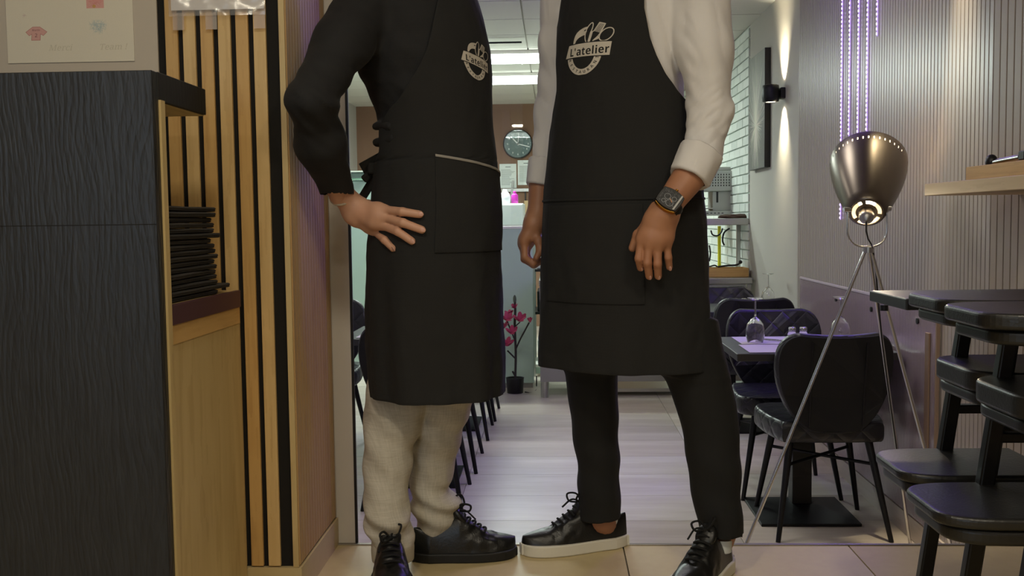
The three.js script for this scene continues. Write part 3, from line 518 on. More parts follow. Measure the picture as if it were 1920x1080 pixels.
  { // grey cabinet behind the left man with a picture and papers on it
    const d = 8.8, a = at(640, 545, d), b = at(742, 336, d), o = thing('grey_cabinet', 'tall pale grey cabinet behind the elbow of the man in black', 'cabinet', [(a.x + b.x) / 2 - 0.1, YL, -d - 0.3]), hw = (b.x - a.x) / 2 + 0.1, H = b.y - YL;
    mesh('body', rbox(-hw, hw, 0, H, -0.3, 0.28, 0.006), M.frost, o); mesh('door', rbox(-hw + 0.01, hw - 0.01, 0.05, H - 0.01, 0.281, 0.298, 0.004), M.frost, o);
    const p = thing('framed_photo', 'small white framed photo standing on the grey cabinet', 'picture', [at(669, 330, d).x, b.y + 0.001, -d - 0.06]); mesh('frame', [box(-0.075, 0.075, 0, 0.012, -0.008, 0.008), box(-0.075, 0.075, 0.068, 0.08, -0.008, 0.008), box(-0.075, -0.063, 0.012, 0.068, -0.008, 0.008), box(0.063, 0.075, 0.012, 0.068, -0.008, 0.008)], M.paper, p); mesh('print', box(-0.063, 0.063, 0.012, 0.068, -0.006, 0.004), std({ color: 0x55605c, roughness: 0.4 }), p);
    const f = single('green_folder', rbox(-0.12, 0.06, 0, 0.006, -0.04, 0.04, 0.002, 1), std({ color: 0x4f9c74, roughness: 0.6 }), 'thin green folder lying on the grey cabinet', 'folder'); f.position.set(at(680, 330, d).x, b.y + 0.001, -d + 0.05 - 0.03);
  }
  { // flower pot
    const d = 1900 * (0.88 - YL) / (738 - 411), c = at(966, 738, d), o = thing('potted_magnolia', 'artificial magnolia branch with pink flowers in a black pot', 'plant', [c.x, YL, -d]);
    const k = d / 1900; const Q = (px, py, dz = 0) => { const v = at(px, py, d - dz); return v.sub(V3(c.x, YL, -d)); };
    mesh('pot', lathe([[0, 0], [15 * k, 0], [17 * k, 28 * k], [17.5 * k, 29 * k], [15.5 * k, 29 * k], [15 * k, 26 * k], [0, 26 * k]], 28), M.blackPlastic, o);
    const bark = std({ color: 0x3a3530, roughness: 0.85 });
    mesh('stem', tube([Q(966, 712), Q(967, 660), Q(965, 610), Q(966, 580), Q(965, 560)], 0.009, 30), bark, o);
    mesh('branch', tube([Q(967, 655), Q(976, 635), Q(984, 620, 0.03), Q(992, 605, 0.05)], 0.006, 20), bark, o); mesh('branch', tube([Q(966, 672), Q(958, 664), Q(952, 658, 0.04)], 0.006, 14), bark, o); mesh('branch', tube([Q(966, 640), Q(956, 615), Q(950, 600, -0.02)], 0.005, 16), bark, o); mesh('branch', tube([Q(966, 612), Q(975, 604)], 0.004, 8), bark, o); mesh('branch', tube([Q(966, 705), Q(961, 696)], 0.007, 8), bark, o);
    const petalG = new THREE.SphereGeometry(1, 10, 8); petalG.scale(0.5, 0.14, 1); petalG.translate(0, 0, 0.85);
    const pink = [0xb23a5c, 0xc24d6e, 0x9e2c4e].map((h) => std({ color: h, roughness: 0.7 }));
    const flower = (px, py, s, dz, tilt, open = 0.7) => { const f = new THREE.Group(); f.name = 'flower'; o.add(f); f.position.copy(Q(px, py, dz)); f.rotation.set(tilt, rr(0, 6), rr(-0.4, 0.4)); for (let i = 0; i < 6; i++) { const m = mesh('petal', petalG, pink[i % 3], f); const sc = s * k * 0.55; m.scale.setScalar(sc); m.rotation.order = 'YXZ'; m.rotation.y = i * 1.047 + (i % 2) * 0.2; m.rotation.x = -open * (i % 2 ? 0.9 : 1.2); } };
    flower(966, 578, 11, 0, 0.3, 0.9); flower(950, 600, 17, 0.05, 0.4); flower(975, 602, 18, 0.06, 0.5); flower(994, 604, 10, 0.05, 0.2, 1.1); flower(960, 625, 16, 0.08, 0.6); flower(950, 648, 18, 0.06, 0.5, 0.8); flower(945, 615, 15, 0, 0.2); flower(955, 590, 12, -0.03, 0.2);
    const bud = new THREE.SphereGeometry(1, 10, 8); bud.scale(3.2 * k, 8 * k, 3.2 * k); const bm = mesh('bud', bud, std({ color: 0x55604c, roughness: 0.7 }), o); bm.position.copy(Q(965, 561));
    single('plant_cable', tube([at(984, 736, d), at(994, 738, d), at(1004, 734, d + 0.1), at(1006, 720, d + 0.35), at(1006, 706, d + 0.35)], 0.005, 30), M.blackPlastic, 'thin dark cable on the floor beside the flower pot', 'cable').position.y = 0.004;
  }
}

// ------------------------------------------------------------------ dining furniture
const chair0 = (() => {
  const t = thing('dining_chair', '', 'chair', [0, YL, 0], 0, 'black quilted dining chairs');
  // seat
  const ss = new THREE.Shape(); ss.moveTo(-0.19, -0.2); ss.quadraticCurveTo(-0.235, -0.05, -0.23, 0.14); ss.quadraticCurveTo(-0.22, 0.22, -0.14, 0.225); ss.lineTo(0.14, 0.225); ss.quadraticCurveTo(0.22, 0.22, 0.23, 0.14); ss.quadraticCurveTo(0.235, -0.05, 0.19, -0.2); ss.quadraticCurveTo(0, -0.225, -0.19, -0.2);
  const sg = new THREE.ExtrudeGeometry(ss, { depth: 0.03, bevelEnabled: true, bevelThickness: 0.028, bevelSize: 0.016, bevelSegments: 5, curveSegments: 10 }); sg.rotateX(-Math.PI / 2); sg.scale(1, 1, -1); sg.translate(0, 0.425, 0);
  { const ix = sg.index; const p = sg.attributes.position; if (!ix) { const a = p.array, n = a.length; for (let i = 0; i < n; i += 9) for (let c = 0; c < 3; c++) { const s = a[i + 3 + c]; a[i + 3 + c] = a[i + 6 + c]; a[i + 6 + c] = s; } } sg.computeVertexNormals(); uvm(sg, 9); }
  mesh('seat', sg, M.quiltLeather, t);
  // backrest: wide rounded shield, tapering towards the seat
  const b = new THREE.Shape(); b.moveTo(-0.09, 0); b.bezierCurveTo(-0.16, 0.03, -0.215, 0.14, -0.222, 0.24); b.bezierCurveTo(-0.228, 0.33, -0.2, 0.375, -0.15, 0.382); b.quadraticCurveTo(0, 0.368, 0.15, 0.382); b.bezierCurveTo(0.2, 0.375, 0.228, 0.33, 0.222, 0.24); b.bezierCurveTo(0.215, 0.14, 0.16, 0.03, 0.09, 0); b.quadraticCurveTo(0, -0.012, -0.09, 0);
  const fill = (s, depth, bt, z) => { const g = new THREE.ExtrudeGeometry(s, { depth, bevelEnabled: true, bevelThickness: bt, bevelSize: bt * 0.8, bevelSegments: 4, curveSegments: 12 }); g.translate(0, 0.455, z); const p = g.attributes.position; for (let i = 0; i < p.count; i++) { const x = p.getX(i), y = p.getY(i); p.setZ(i, p.getZ(i) + x * x * 1.1 - (y - 0.455) * 0.16); } g.computeVertexNormals(); return uvm(g, 9); };
  mesh('backrest', fill(b, 0.022, 0.014, -0.236), M.quiltLeather, t);
  mesh('back_shell', fill(b, 0.006, 0.005, -0.256), std({ color: 0x131314, roughness: 0.75, bumpMap: rep(T.weave, 2, 2), bumpScale: 0.0004 }), t);
  for (const s of [-1, 1]) { const pts = []; for (let k = 0; k <= 8; k++) { const y = 0.47 + k * 0.043, x = s * 0.105; pts.push(V3(x, y, -0.264 + x * x * 1.1 - (y - 0.455) * 0.16)); } mesh('seam', tube(pts, 0.003, 16, 5), M.blackLeather, t); }
  for (const sx of [-1, 1]) for (const sz of [-1, 1]) mesh('leg', bar(V3(sx * 0.225, 0, sz * 0.21 - (sz < 0 ? 0.04 : 0)), V3(sx * 0.155, 0.412, sz * 0.15), 0.010, 0.017, 12), M.blackMetal, t);
  mesh('cross_brace', bar(V3(-0.17, 0.3, -0.17), V3(0.17, 0.3, 0.165), 0.007), M.blackMetal, t); mesh('cross_brace', bar(V3(0.17, 0.297, -0.17), V3(-0.17, 0.297, 0.165), 0.007), M.blackMetal, t);
  mesh('seat_plate', box(-0.16, 0.16, 0.4, 0.413, -0.16, 0.16), M.blackMetal, t);
  return t;
})();
const table0 = (() => {
  const t = thing('bistro_table', '', 'table', [0, YL, 0], 0, 'dark square bistro tables');
  mesh('tabletop', rbox(-0.33, 0.33, 0.718, 0.75, -0.3, 0.3, 0.004), M.tableTop, t);
  mesh('column', rbox(-0.042, 0.042, 0.05, 0.715, -0.042, 0.042, 0.004), M.blackMetal, t);
  const c = new THREE.CylinderGeometry(0.07, 0.297, 0.04, 4); c.rotateY(Math.PI / 4); c.translate(0, 0.032, 0); mesh('base', [rbox(-0.21, 0.21, 0, 0.013, -0.21, 0.21, 0.003), c], M.blackMetal, t);
  mesh('mount_plate', box(-0.14, 0.14, 0.708, 0.718, -0.14, 0.14), M.blackMetal, t);
  return t;
})();
let usedC = false, usedT = false;
const placeChair = (x, d, away, label) => { const turn = away ? Math.PI : 0, pos = [x, YL, away ? -d - 0.255 : -d + 0.255]; if (!usedC) { usedC = true; chair0.position.set(...pos); chair0.rotation.set(0, turn, 0); chair0.userData.label = label; return chair0; } return copy(chair0, pos, turn, label); };
const placeTable = (x, d, label) => { const pos = [x, YL, -d]; if (!usedT) { usedT = true; table0.position.set(...pos); table0.userData.label = label; return table0; } return copy(table0, pos, 0, label); };
placeTable(1.075, 4.46, 'dark square table with wine glasses behind the chrome lamp');
placeTable(1.075, 6.32, 'dark square table farther back on the right, nearest the kitchen');
placeTable(-0.70, 5.08, 'dark square table behind the legs of the man in black');
placeTable(-0.70, 6.42, 'dark square table on the left, nearest the bar front');
placeTable(-1.48, 5.25, 'dark square table against the left side, seen past the door jamb');
placeChair(1.115, 4.04, true, 'black dining chair nearest the chrome lamp, seen from behind');
placeChair(1.087, 5.12, false, 'black quilted chair with its top lit blue, facing the camera');
placeChair(1.15, 5.83, true, 'black chair seen from behind just past the blue-lit chair');
placeChair(1.10, 6.84, false, 'black quilted chair facing the camera in front of the stainless worktable');
placeChair(-0.655, 4.48, true, 'black chair seen from behind between door jamb and man in black');
placeChair(-0.64, 5.62, false, 'black chair on the left whose legs show beside the beige trousers');
placeChair(-0.63, 5.93, true, 'black chair on the left, behind the beige trousers in the middle of its row');
placeChair(-0.62, 6.98, false, 'black chair on the left farthest back, next to the bar front');
placeChair(-1.35, 5.97, false, 'black chair with curved top edge behind the left table by the jamb');
{ // things on the tables
  const gp = [[0, 0], [0.032, 0], [0.034, 0.0], [0.040, 0.03], [0.041, 0.055], [0.035, 0.085], [0.018, 0.105], [0.005, 0.115], [0.0038, 0.125], [0.0038, 0.185], [0.008, 0.193], [0.034, 0.198], [0.035, 0.2], [0, 0.2]];
  const glass0 = thing('wine_glass', '', 'wine glass', [0, 0, 0], 0, 'upside-down wine glasses');
  mesh('bowl', lathe([[0.0325, 0], [0.034, 0.0], [0.041, 0.03], [0.0415, 0.055], [0.035, 0.085], [0.018, 0.105], [0.006, 0.115], [0, 0.117], [0, 0.112], [0.016, 0.1], [0.0335, 0.083], [0.04, 0.055], [0.0395, 0.03], [0.0325, 0]], 32), M.glassSolid, glass0);
  mesh('stem', lathe([[0, 0.1175], [0.0055, 0.118], [0.0038, 0.13], [0.0038, 0.185], [0, 0.186]], 14), M.glassSolid, glass0);
  mesh('foot', lathe([[0, 0.1862], [0.0045, 0.187], [0.034, 0.197], [0.035, 0.2], [0, 0.2]], 32), M.glassSolid, glass0);
  const yT = YL + 0.7515;
  const gd = (px, py, d) => { const p = at(px, py, d); return [p.x, yT, -d]; };
  glass0.position.set(...gd(1416, 645, 4.52)); glass0.userData.label = 'upside-down wine glass in front of the blue-lit chair';
  copy(glass0, gd(1575, 640, 4.52), 0, 'upside-down wine glass behind the left leg of the chrome lamp');
  copy(glass0, gd(1440, 560, 6.45), 0, 'upside-down wine glass on the far right table');
  const sh0 = thing('shaker', '', 'shaker', [0, 0, 0], 0, 'salt and pepper shakers');
  mesh('jar', lathe([[0, 0], [0.019, 0], [0.0205, 0.004], [0.0205, 0.028], [0.016, 0.036], [0.015, 0.04], [0, 0.04]], 24), M.glassSolid, sh0); mesh('contents', lathe([[0, 0.003], [0.0165, 0.003], [0.0165, 0.022], [0, 0.022]], 20), std({ color: 0xcfccc6, roughness: 0.9 }), sh0);
  mesh('lid', lathe([[0, 0.0402], [0.016, 0.0402], [0.0168, 0.044], [0.0165, 0.056], [0.012, 0.06], [0, 0.06]], 24), M.chrome, sh0);
  sh0.position.set(...gd(1485, 636, 4.60)); sh0.userData.label = 'left glass shaker of the pair on the near right table';
  copy(sh0, gd(1506, 636, 4.60), 0, 'right glass shaker of the pair on the near right table'); copy(sh0, gd(1379, 565, 6.25), 0, 'left glass shaker of the pair on the far right table'); copy(sh0, gd(1395, 565, 6.25), 0, 'right glass shaker of the pair on the far right table');
  const mat = std({ color: 0xc6bcc6, roughness: 0.8 });
  const pm = (x0, x1, d0, d1, lab) => single('placemat', box(x0, x1, yT, yT + 0.0012, -d1, -d0), mat, lab, 'placemat', 'lilac paper placemats');
  pm(0.82, 1.36, 4.46, 4.735, 'lilac paper placemat under the wine glass in front of the blue-lit chair'); pm(0.80, 1.34, 4.18, 4.44, 'lilac paper placemat on the near right table, chair side toward the lamp'); pm(-0.96, -0.44, 4.82, 5.06, 'lilac paper placemat on the left table behind the man in black');
  for (const [x, lab] of [[0.985, 'steel fork lying on the lilac placemat beside the wine glass'], [1.02, 'steel knife lying on the lilac placemat beside the shakers']]) { const o = single(/fork/.test(lab) ? 'fork' : 'table_knife', [rbox(-0.004, 0.004, 0, 0.003, -0.02, 0.09, 0.001, 1), rbox(-0.009, 0.009, 0, 0.003, -0.09, -0.0202, 0.001, 1)], M.chrome, lab, /fork/.test(lab) ? 'fork' : 'knife'); o.position.set(x, yT + 0.0015, -4.57); o.rotation.y = 0.9; }
}

// ------------------------------------------------------------------ right wall: sheet, light strips, sconce, picture, shelf
{ const z1 = -3.83, z0 = -5.94, o = thing('wall_guard', 'mauve plastic protective sheet on the lower right wall behind the chairs', 'wall panel', [XR - 0.02, YL, (z0 + z1) / 2]); const hl = (z1 - z0) / 2, H = 0.53 - YL;
  mesh('sheet', box(-0.004, 0, 0.1, H - 0.012, -hl, hl), phy({ color: 0xe0d0d8, roughness: 0.2, transmission: 0.72, thickness: 0 }), o); mesh('top_trim', rbox(-0.008, 0.004, H - 0.012, H, -hl, hl, 0.002, 1), std({ color: 0xc9bcc4, roughness: 0.3 }), o);
  mesh('end_trim', rbox(-0.01, 0.004, 0.1, H - 0.013, hl, hl + 0.012, 0.002, 1), std({ color: 0x8a7464, roughness: 0.5 }), o); mesh('batten', rbox(-0.012, -0.0045, 0.14, H - 0.1, hl - 0.10, hl - 0.06, 0.002, 1), std({ color: 0x7d6656, roughness: 0.6 }), o);
  const scr = (px, py) => { const d = 1900 * (XR - 0.024) / (px - 1040), p = at(px, py, d); const g = new THREE.CylinderGeometry(0.012, 0.012, 0.006, 14); g.rotateZ(Math.PI / 2); mesh('screw_cap', g, M.blackPlastic, o).position.set(-0.007, p.y - YL, -d - (z0 + z1) / 2); };
  scr(1563, 561); scr(1628, 580); scr(1713, 602); scr(1673, 668); }
{
  const xs = [1570, 1584, 1600, 1616, 1633], ends = [0.86, 0.88, 0.9, 0.92, 1.67], dot = new THREE.BoxGeometry(0.003, 0.009, 0.0045);
  const glow = std({ color: 0xffffff, emissive: new THREE.Color(0.62, 0.42, 1.0), emissiveIntensity: 5 });
  const nm = ['leftmost', 'second', 'third', 'fourth', 'rightmost and shortest'];
  xs.forEach((px, k) => {
    const d = 1900 * (XR - 0.014) / (px - 1041), y0 = ends[k], H = YC - 0.003 - y0, o = thing('led_strip', nm[k] + ' of the violet dotted light strips on the fluted wall', 'light strip', [XR - 0.0155, y0, -d], 0, 'violet light strips');
    mesh('tape', box(0, 0.003, 0, H, -0.0045, 0.0045), std({ color: 0xd8d0e6, roughness: 0.5, emissive: new THREE.Color(0.45, 0.25, 0.95), emissiveIntensity: 0.8 }), o);
    const dots = []; for (let y = 0.01; y < H; y += 0.0215) { const g = dot.clone(); g.translate(-0.002, y, 0); dots.push(g); }
    mesh('diodes', dots, glow, o).userData.kind = 'stuff';
    rect('led_strip_glow', new THREE.Color(0.20, 0.09, 1.0), LV.led * 8, 0.012, H, [XR - 0.03, y0 + H / 2, -d], [0, y0 + H / 2, -d]);
  });
}
{ const d = 6.48, y = at(1463, 175, d).y, o = thing('wall_sconce', 'black cylindrical up-and-down sconce on the grey wall beside the fluted panel', 'wall lamp', [XR, y, -d]);
  mesh('mount', rbox(-0.03, 0, -0.035, 0.035, -0.035, 0.035, 0.006), M.blackMetal, o); mesh('arm', rbox(-0.04, -0.031, -0.018, 0.018, -0.018, 0.018, 0.004), M.blackMetal, o);
  const hc = -0.085, tilt = (g) => { g.translate(hc, 0, 0); return g; };
  mesh('housing', tilt(lathe([[0.036, -0.055], [0.05, -0.05], [0.053, -0.02], [0.053, 0.02], [0.05, 0.05], [0.036, 0.055], [0.036, 0.03], [0.036, -0.03], [0.036, -0.055]], 32)), M.blackMetal, o);
  mesh('core', tilt(new THREE.CylinderGeometry(0.0355, 0.0355, 0.05, 24)), M.blackPlastic, o);
  const lensM = std({ color: 0xffffff, emissive: new THREE.Color(1, 0.9, 0.68), emissiveIntensity: 9 });
  for (const s of [-1, 1]) { const l = new THREE.CylinderGeometry(0.034, 0.034, 0.006, 24); l.translate(hc, s * 0.048, 0); mesh('lens', l, lensM, o);
    const sp = new THREE.SpotLight(new THREE.Color(1, 0.88, 0.62), LV.sconce, 0, 0.7, 1); sp.name = 'sconce_beam'; sp.position.set(XR - 0.056, y + s * 0.056, -d); sp.target.position.set(XR + 0.06, y + s * 0.32, -d); sp.castShadow = true; sp.shadow.radius = 1; scene.add(sp, sp.target); } }
{ // sunburst picture
  const zN = -6.88, zF = -7.42, y0 = 1.21, y1 = 2.0, cv = document.createElement('canvas'); cv.width = 512; cv.height = 760; const x = cv.getContext('2d'); x.fillStyle = '#7c7f7b'; x.fillRect(0, 0, 512, 760); const gx = 230, gy = 470;
  for (let k = 0; k < 620; k++) { const a = rnd() * 6.283, L = 120 + rnd() * 420 * (Math.sin(a) < 0 ? 1 : 0.55); x.strokeStyle = `rgba(${215 + rnd() * 40 | 0},${210 + rnd() * 40 | 0},${195 + rnd() * 40 | 0},${0.25 + rnd() * 0.5})`; x.lineWidth = 1 + rnd() * 3; x.beginPath(); x.moveTo(gx, gy); x.lineTo(gx + Math.cos(a) * L * 0.6, gy + Math.sin(a) * L); x.stroke(); }
  const map = new THREE.CanvasTexture(cv); map.colorSpace = THREE.SRGBColorSpace;
  const o = thing('wall_picture', 'tall grey canvas with a silver sunburst on the right wall', 'picture', [XR, (y0 + y1) / 2, (zN + zF) / 2]); const hl = (zN - zF) / 2, hh = (y1 - y0) / 2;
  mesh('canvas_frame', rbox(-0.04, 0, -hh, hh, -hl, hl, 0.002, 1), M.blackPlastic, o); const g = new THREE.PlaneGeometry(2 * hl - 0.004, 2 * hh - 0.004); g.rotateY(-Math.PI / 2); g.translate(-0.0405, 0, 0); mesh('print', g, std({ map, roughness: 0.4 }), o); }
{ // wooden wall shelf
  const xs = 1.15, dF = 3.21, y = at(1722, 345, dF).y, o = thing('wall_shelf', 'thick pale wooden shelf on the fluted wall at the right edge', 'shelf', [1.3, y, -2.6]);
  mesh('board', rbox(xs - 1.3, XR - 0.012 - 1.3, -0.037, 0, -(dF - 2.6), 0.7, 0.003, 2, 'z'), M.shelf, o); mesh('bracket', box(XR - 0.014 - 1.3 - 0.02, XR - 0.0125 - 1.3, -0.12, -0.037, -0.3, -0.27), M.blackMetal, o);
  const t = thing('wooden_tray', 'small shallow wooden tray on the wall shelf', 'tray', [1.235, y + 0.001, -2.78]);
  mesh('front_board', rbox(-0.055, -0.043, 0, 0.038, -0.19, 0.19, 0.002, 1, 'z'), M.crate, t); mesh('back_board', rbox(0.043, 0.055, 0, 0.038, -0.19, 0.19, 0.002, 1, 'z'), M.crate, t); mesh('end_board', rbox(-0.0425, 0.0425, 0, 0.038, -0.19, -0.178, 0.002, 1, 'x'), M.crate, t); mesh('end_board', rbox(-0.0425, 0.0425, 0, 0.038, 0.178, 0.19, 0.002, 1, 'x'), M.crate, t); mesh('base', box(-0.0425, 0.0425, 0.001, 0.007, -0.1775, 0.1775), M.crate, t);
  const b = thing('ink_stamp', 'black and silver hand stamp lying in the wooden tray', 'stamp', [1.235, y + 0.045, -2.80]); const kn = new THREE.SphereGeometry(0.017, 16, 12); kn.scale(1, 1.25, 1); kn.translate(0, 0.006, -0.13); mesh('knob', kn, M.blackPlastic, b); mesh('barrel', bar(V3(0, 0.004, -0.115), V3(0, 0.009, 0.05), 0.008, 0.008, 14), M.chrome, b); mesh('clip', rbox(-0.008, 0.008, 0.0, 0.024, 0.051, 0.085, 0.003, 1), M.blackPlastic, b);
  const p = thing('leather_cup', 'brown leather cup on the wall shelf cut by the right edge', 'cup', [1.265, y + 0.001, -2.50]); mesh('cup_body', lathe([[0, 0], [0.07, 0], [0.067, 0.15], [0.062, 0.15], [0.064, 0.006], [0, 0.006]], 36), std({ color: 0x3c2117, roughness: 0.55, bumpMap: rep(T.leather, 3, 3), bumpScale: 0.0006 }), p); mesh('stitch_band', lathe([[0.069, 0.07], [0.0715, 0.072], [0.0715, 0.078], [0.068, 0.08], [0.069, 0.07]], 36), std({ color: 0x5a3424, roughness: 0.55 }), p);
}

// ------------------------------------------------------------------ chrome tripod lamp
{
  const d = 3.6, sc = d / 4, hub = at(1628, 470, d), o = thing('tripod_lamp', 'chrome spotlight floor lamp on a thin tripod, its shade tilted up to the wall', 'floor lamp', [hub.x, YL, -d]);
  const L = (v) => v.clone().sub(V3(hub.x, YL, -d));
  const f1 = at(1366, 1113, 1900 * (0.88 - YL) / (1113 - 409)); f1.y = YL; const f2 = at(1800, 1102, 1900 * (0.88 - YL) / (1102 - 414)); f2.y = YL; const f3 = V3(1.405, YL, -4.02);
  for (const f of [f1, f2, f3]) mesh('leg', bar(L(f), L(hub.clone().add(f.clone().sub(hub).setY(0).normalize().multiplyScalar(0.011))), 0.0065, 0.0065, 12), M.chrome, o);
  { const a = L(hub).lerp(L(f2), 0.17); mesh('leg_collar', new THREE.CylinderGeometry(0.014, 0.014, 0.02, 14).translate(a.x, a.y, a.z), M.blackMetal, o); }
  mesh('hub', new THREE.CylinderGeometry(0.019, 0.019, 0.02, 20).translate(0, L(hub).y + 0.003, 0), M.steel, o);
  const ax = V3(0.25, 0.60, -0.77).normalize(), neck = L(at(1625, 398, d)), k = d / 1900;
  const yk = L(at(1628, 462, d)), kl = L(at(1590, 393, d)), kr = L(at(1663, 391, d));
  mesh('yoke', tube([kl, kl.clone().lerp(V3(kl.x + 0.002, yk.y, 0), 0.7), V3(kl.x + 0.018, yk.y + 0.012, 0), V3(kl.x + 0.045, yk.y, 0), V3(yk.x, yk.y, 0), V3(kr.x - 0.045, yk.y, 0), V3(kr.x - 0.018, yk.y + 0.012, 0), kr.clone().lerp(V3(kr.x - 0.002, yk.y, 0), 0.7), kr], 0.0035, 60, 8), M.chrome, o);
  for (const [q, s] of [[kl, -1], [kr, 1]]) mesh('knob', bar(q.clone().add(V3(s * -0.012, 0, 0)), q.clone().add(V3(s * 0.014, 0, 0)), 0.009, 0.009, 14), M.chrome, o);
  const SY = 1.2;
  // shade: a lathed shell with real slots near the rim
  const prof = [[0.058, 0.0], [0.072, 0.006], [0.083, 0.03], [0.102, 0.075], [0.122, 0.13], [0.137, 0.18], [0.147, 0.225], [0.150, 0.247], [0.1515, 0.262], [0.1525, 0.285]].map(([r, y]) => [r * sc, y * sc * SY]), SEG = 176, pos = [], idx = [];
  const q = new THREE.Quaternion().setFromUnitVectors(V3(0, 1, 0), ax);
  for (const inner of [0, 1]) for (const [r, y] of prof) for (let i = 0; i < SEG; i++) { const a = i / SEG * Math.PI * 2, v = V3(Math.cos(a) * (r - inner * 0.0025), y, Math.sin(a) * (r - inner * 0.0025)).applyQuaternion(q).add(neck); pos.push(v.x, v.y, v.z); }
  const id = (s, j, i) => s * prof.length * SEG + j * SEG + (i % SEG);
  for (let j = 0; j < prof.length - 1; j++) for (let i = 0; i < SEG; i++) { if (j === 7 && i % 4 === 0) continue; idx.push(id(0, j, i), id(0, j + 1, i), id(0, j, i + 1), id(0, j, i + 1), id(0, j + 1, i), id(0, j + 1, i + 1)); idx.push(id(1, j, i), id(1, j, i + 1), id(1, j + 1, i), id(1, j, i + 1), id(1, j + 1, i + 1), id(1, j + 1, i)); }
  for (let i = 0; i < SEG; i++) { const j = prof.length - 1; idx.push(id(0, j, i), id(1, j, i), id(0, j, i + 1), id(0, j, i + 1), id(1, j, i), id(1, j, i + 1)); }
  const g = new THREE.BufferGeometry(); g.setAttribute('position', new THREE.Float32BufferAttribute(pos, 3)); g.setIndex(idx); g.computeVertexNormals();
  mesh('lamp_shade', g, std({ color: 0x736a5f, metalness: 1, roughness: 0.33 }), o);
  { const df = lathe([[0, 0.272 * sc * SY], [0.1475 * sc, 0.272 * sc * SY], [0.1475 * sc, 0.275 * sc * SY], [0, 0.275 * sc * SY]], 48); df.applyQuaternion(q); df.translate(neck.x, neck.y, neck.z); mesh('diffuser', df, phy({ color: 0xfff6e8, roughness: 0.9, transmission: 0.45, thickness: 0 }), o); }
  // end cap with three curved openings
  const cap = (shape) => { const h = new THREE.ExtrudeGeometry(shape, { depth: 0.002, bevelEnabled: false, curveSegments: 24 }); h.rotateX(Math.PI / 2); h.applyQuaternion(q); h.translate(neck.x, neck.y, neck.z); return h; };
  const disc = new THREE.Shape(); disc.absarc(0, 0, 0.062 * sc, 0, Math.PI * 2); for (let n = 0; n < 3; n++) { const a0 = n * 2.094 + 0.16, a1 = a0 + 1.78, hole = new THREE.Path(); hole.absarc(0, 0, 0.056 * sc, a0, a1, false); hole.absarc(0, 0, 0.041 * sc, a1, a0, true); hole.closePath(); disc.holes.push(hole); }
  mesh('end_cap', cap(disc), std({ color: 0x736a5f, metalness: 1, roughness: 0.33 }), o);
  const sock = lathe([[0, -0.055], [0.008, -0.055], [0.022, -0.04], [0.026, -0.03], [0.026, -0.002], [0, -0.002]], 24); sock.applyQuaternion(q); sock.translate(neck.x, neck.y, neck.z); mesh('socket', sock, M.steel, o);
  const cs = V3(0, -0.055, 0).applyQuaternion(q).add(neck); mesh('cord', tube([cs, cs.clone().add(V3(0.002, -0.05, 0.0)), L(hub).add(V3(0.006, 0.02, 0.018)), L(hub).lerp(L(f3), 0.3).add(V3(0, 0.0, 0.01)), L(hub).lerp(L(f3), 0.9)], 0.003, 40, 6), M.blackPlastic, o);
  const bp = V3(0, 0.07, 0).applyQuaternion(q).add(neck), bulb = new THREE.SphereGeometry(0.032, 20, 14); bulb.translate(bp.x, bp.y, bp.z);
  mesh('bulb', bulb, std({ color: 0xffffff, emissive: new THREE.Color(1, 0.88, 0.62), emissiveIntensity: 12 }), o);
  const pl = new THREE.PointLight(new THREE.Color(1, 0.84, 0.56), LV.lamp); pl.name = 'lamp_bulb_light'; pl.position.copy(bp).add(V3(hub.x, YL, -d)); pl.castShadow = true; pl.shadow.radius = 1.4; scene.add(pl);
}

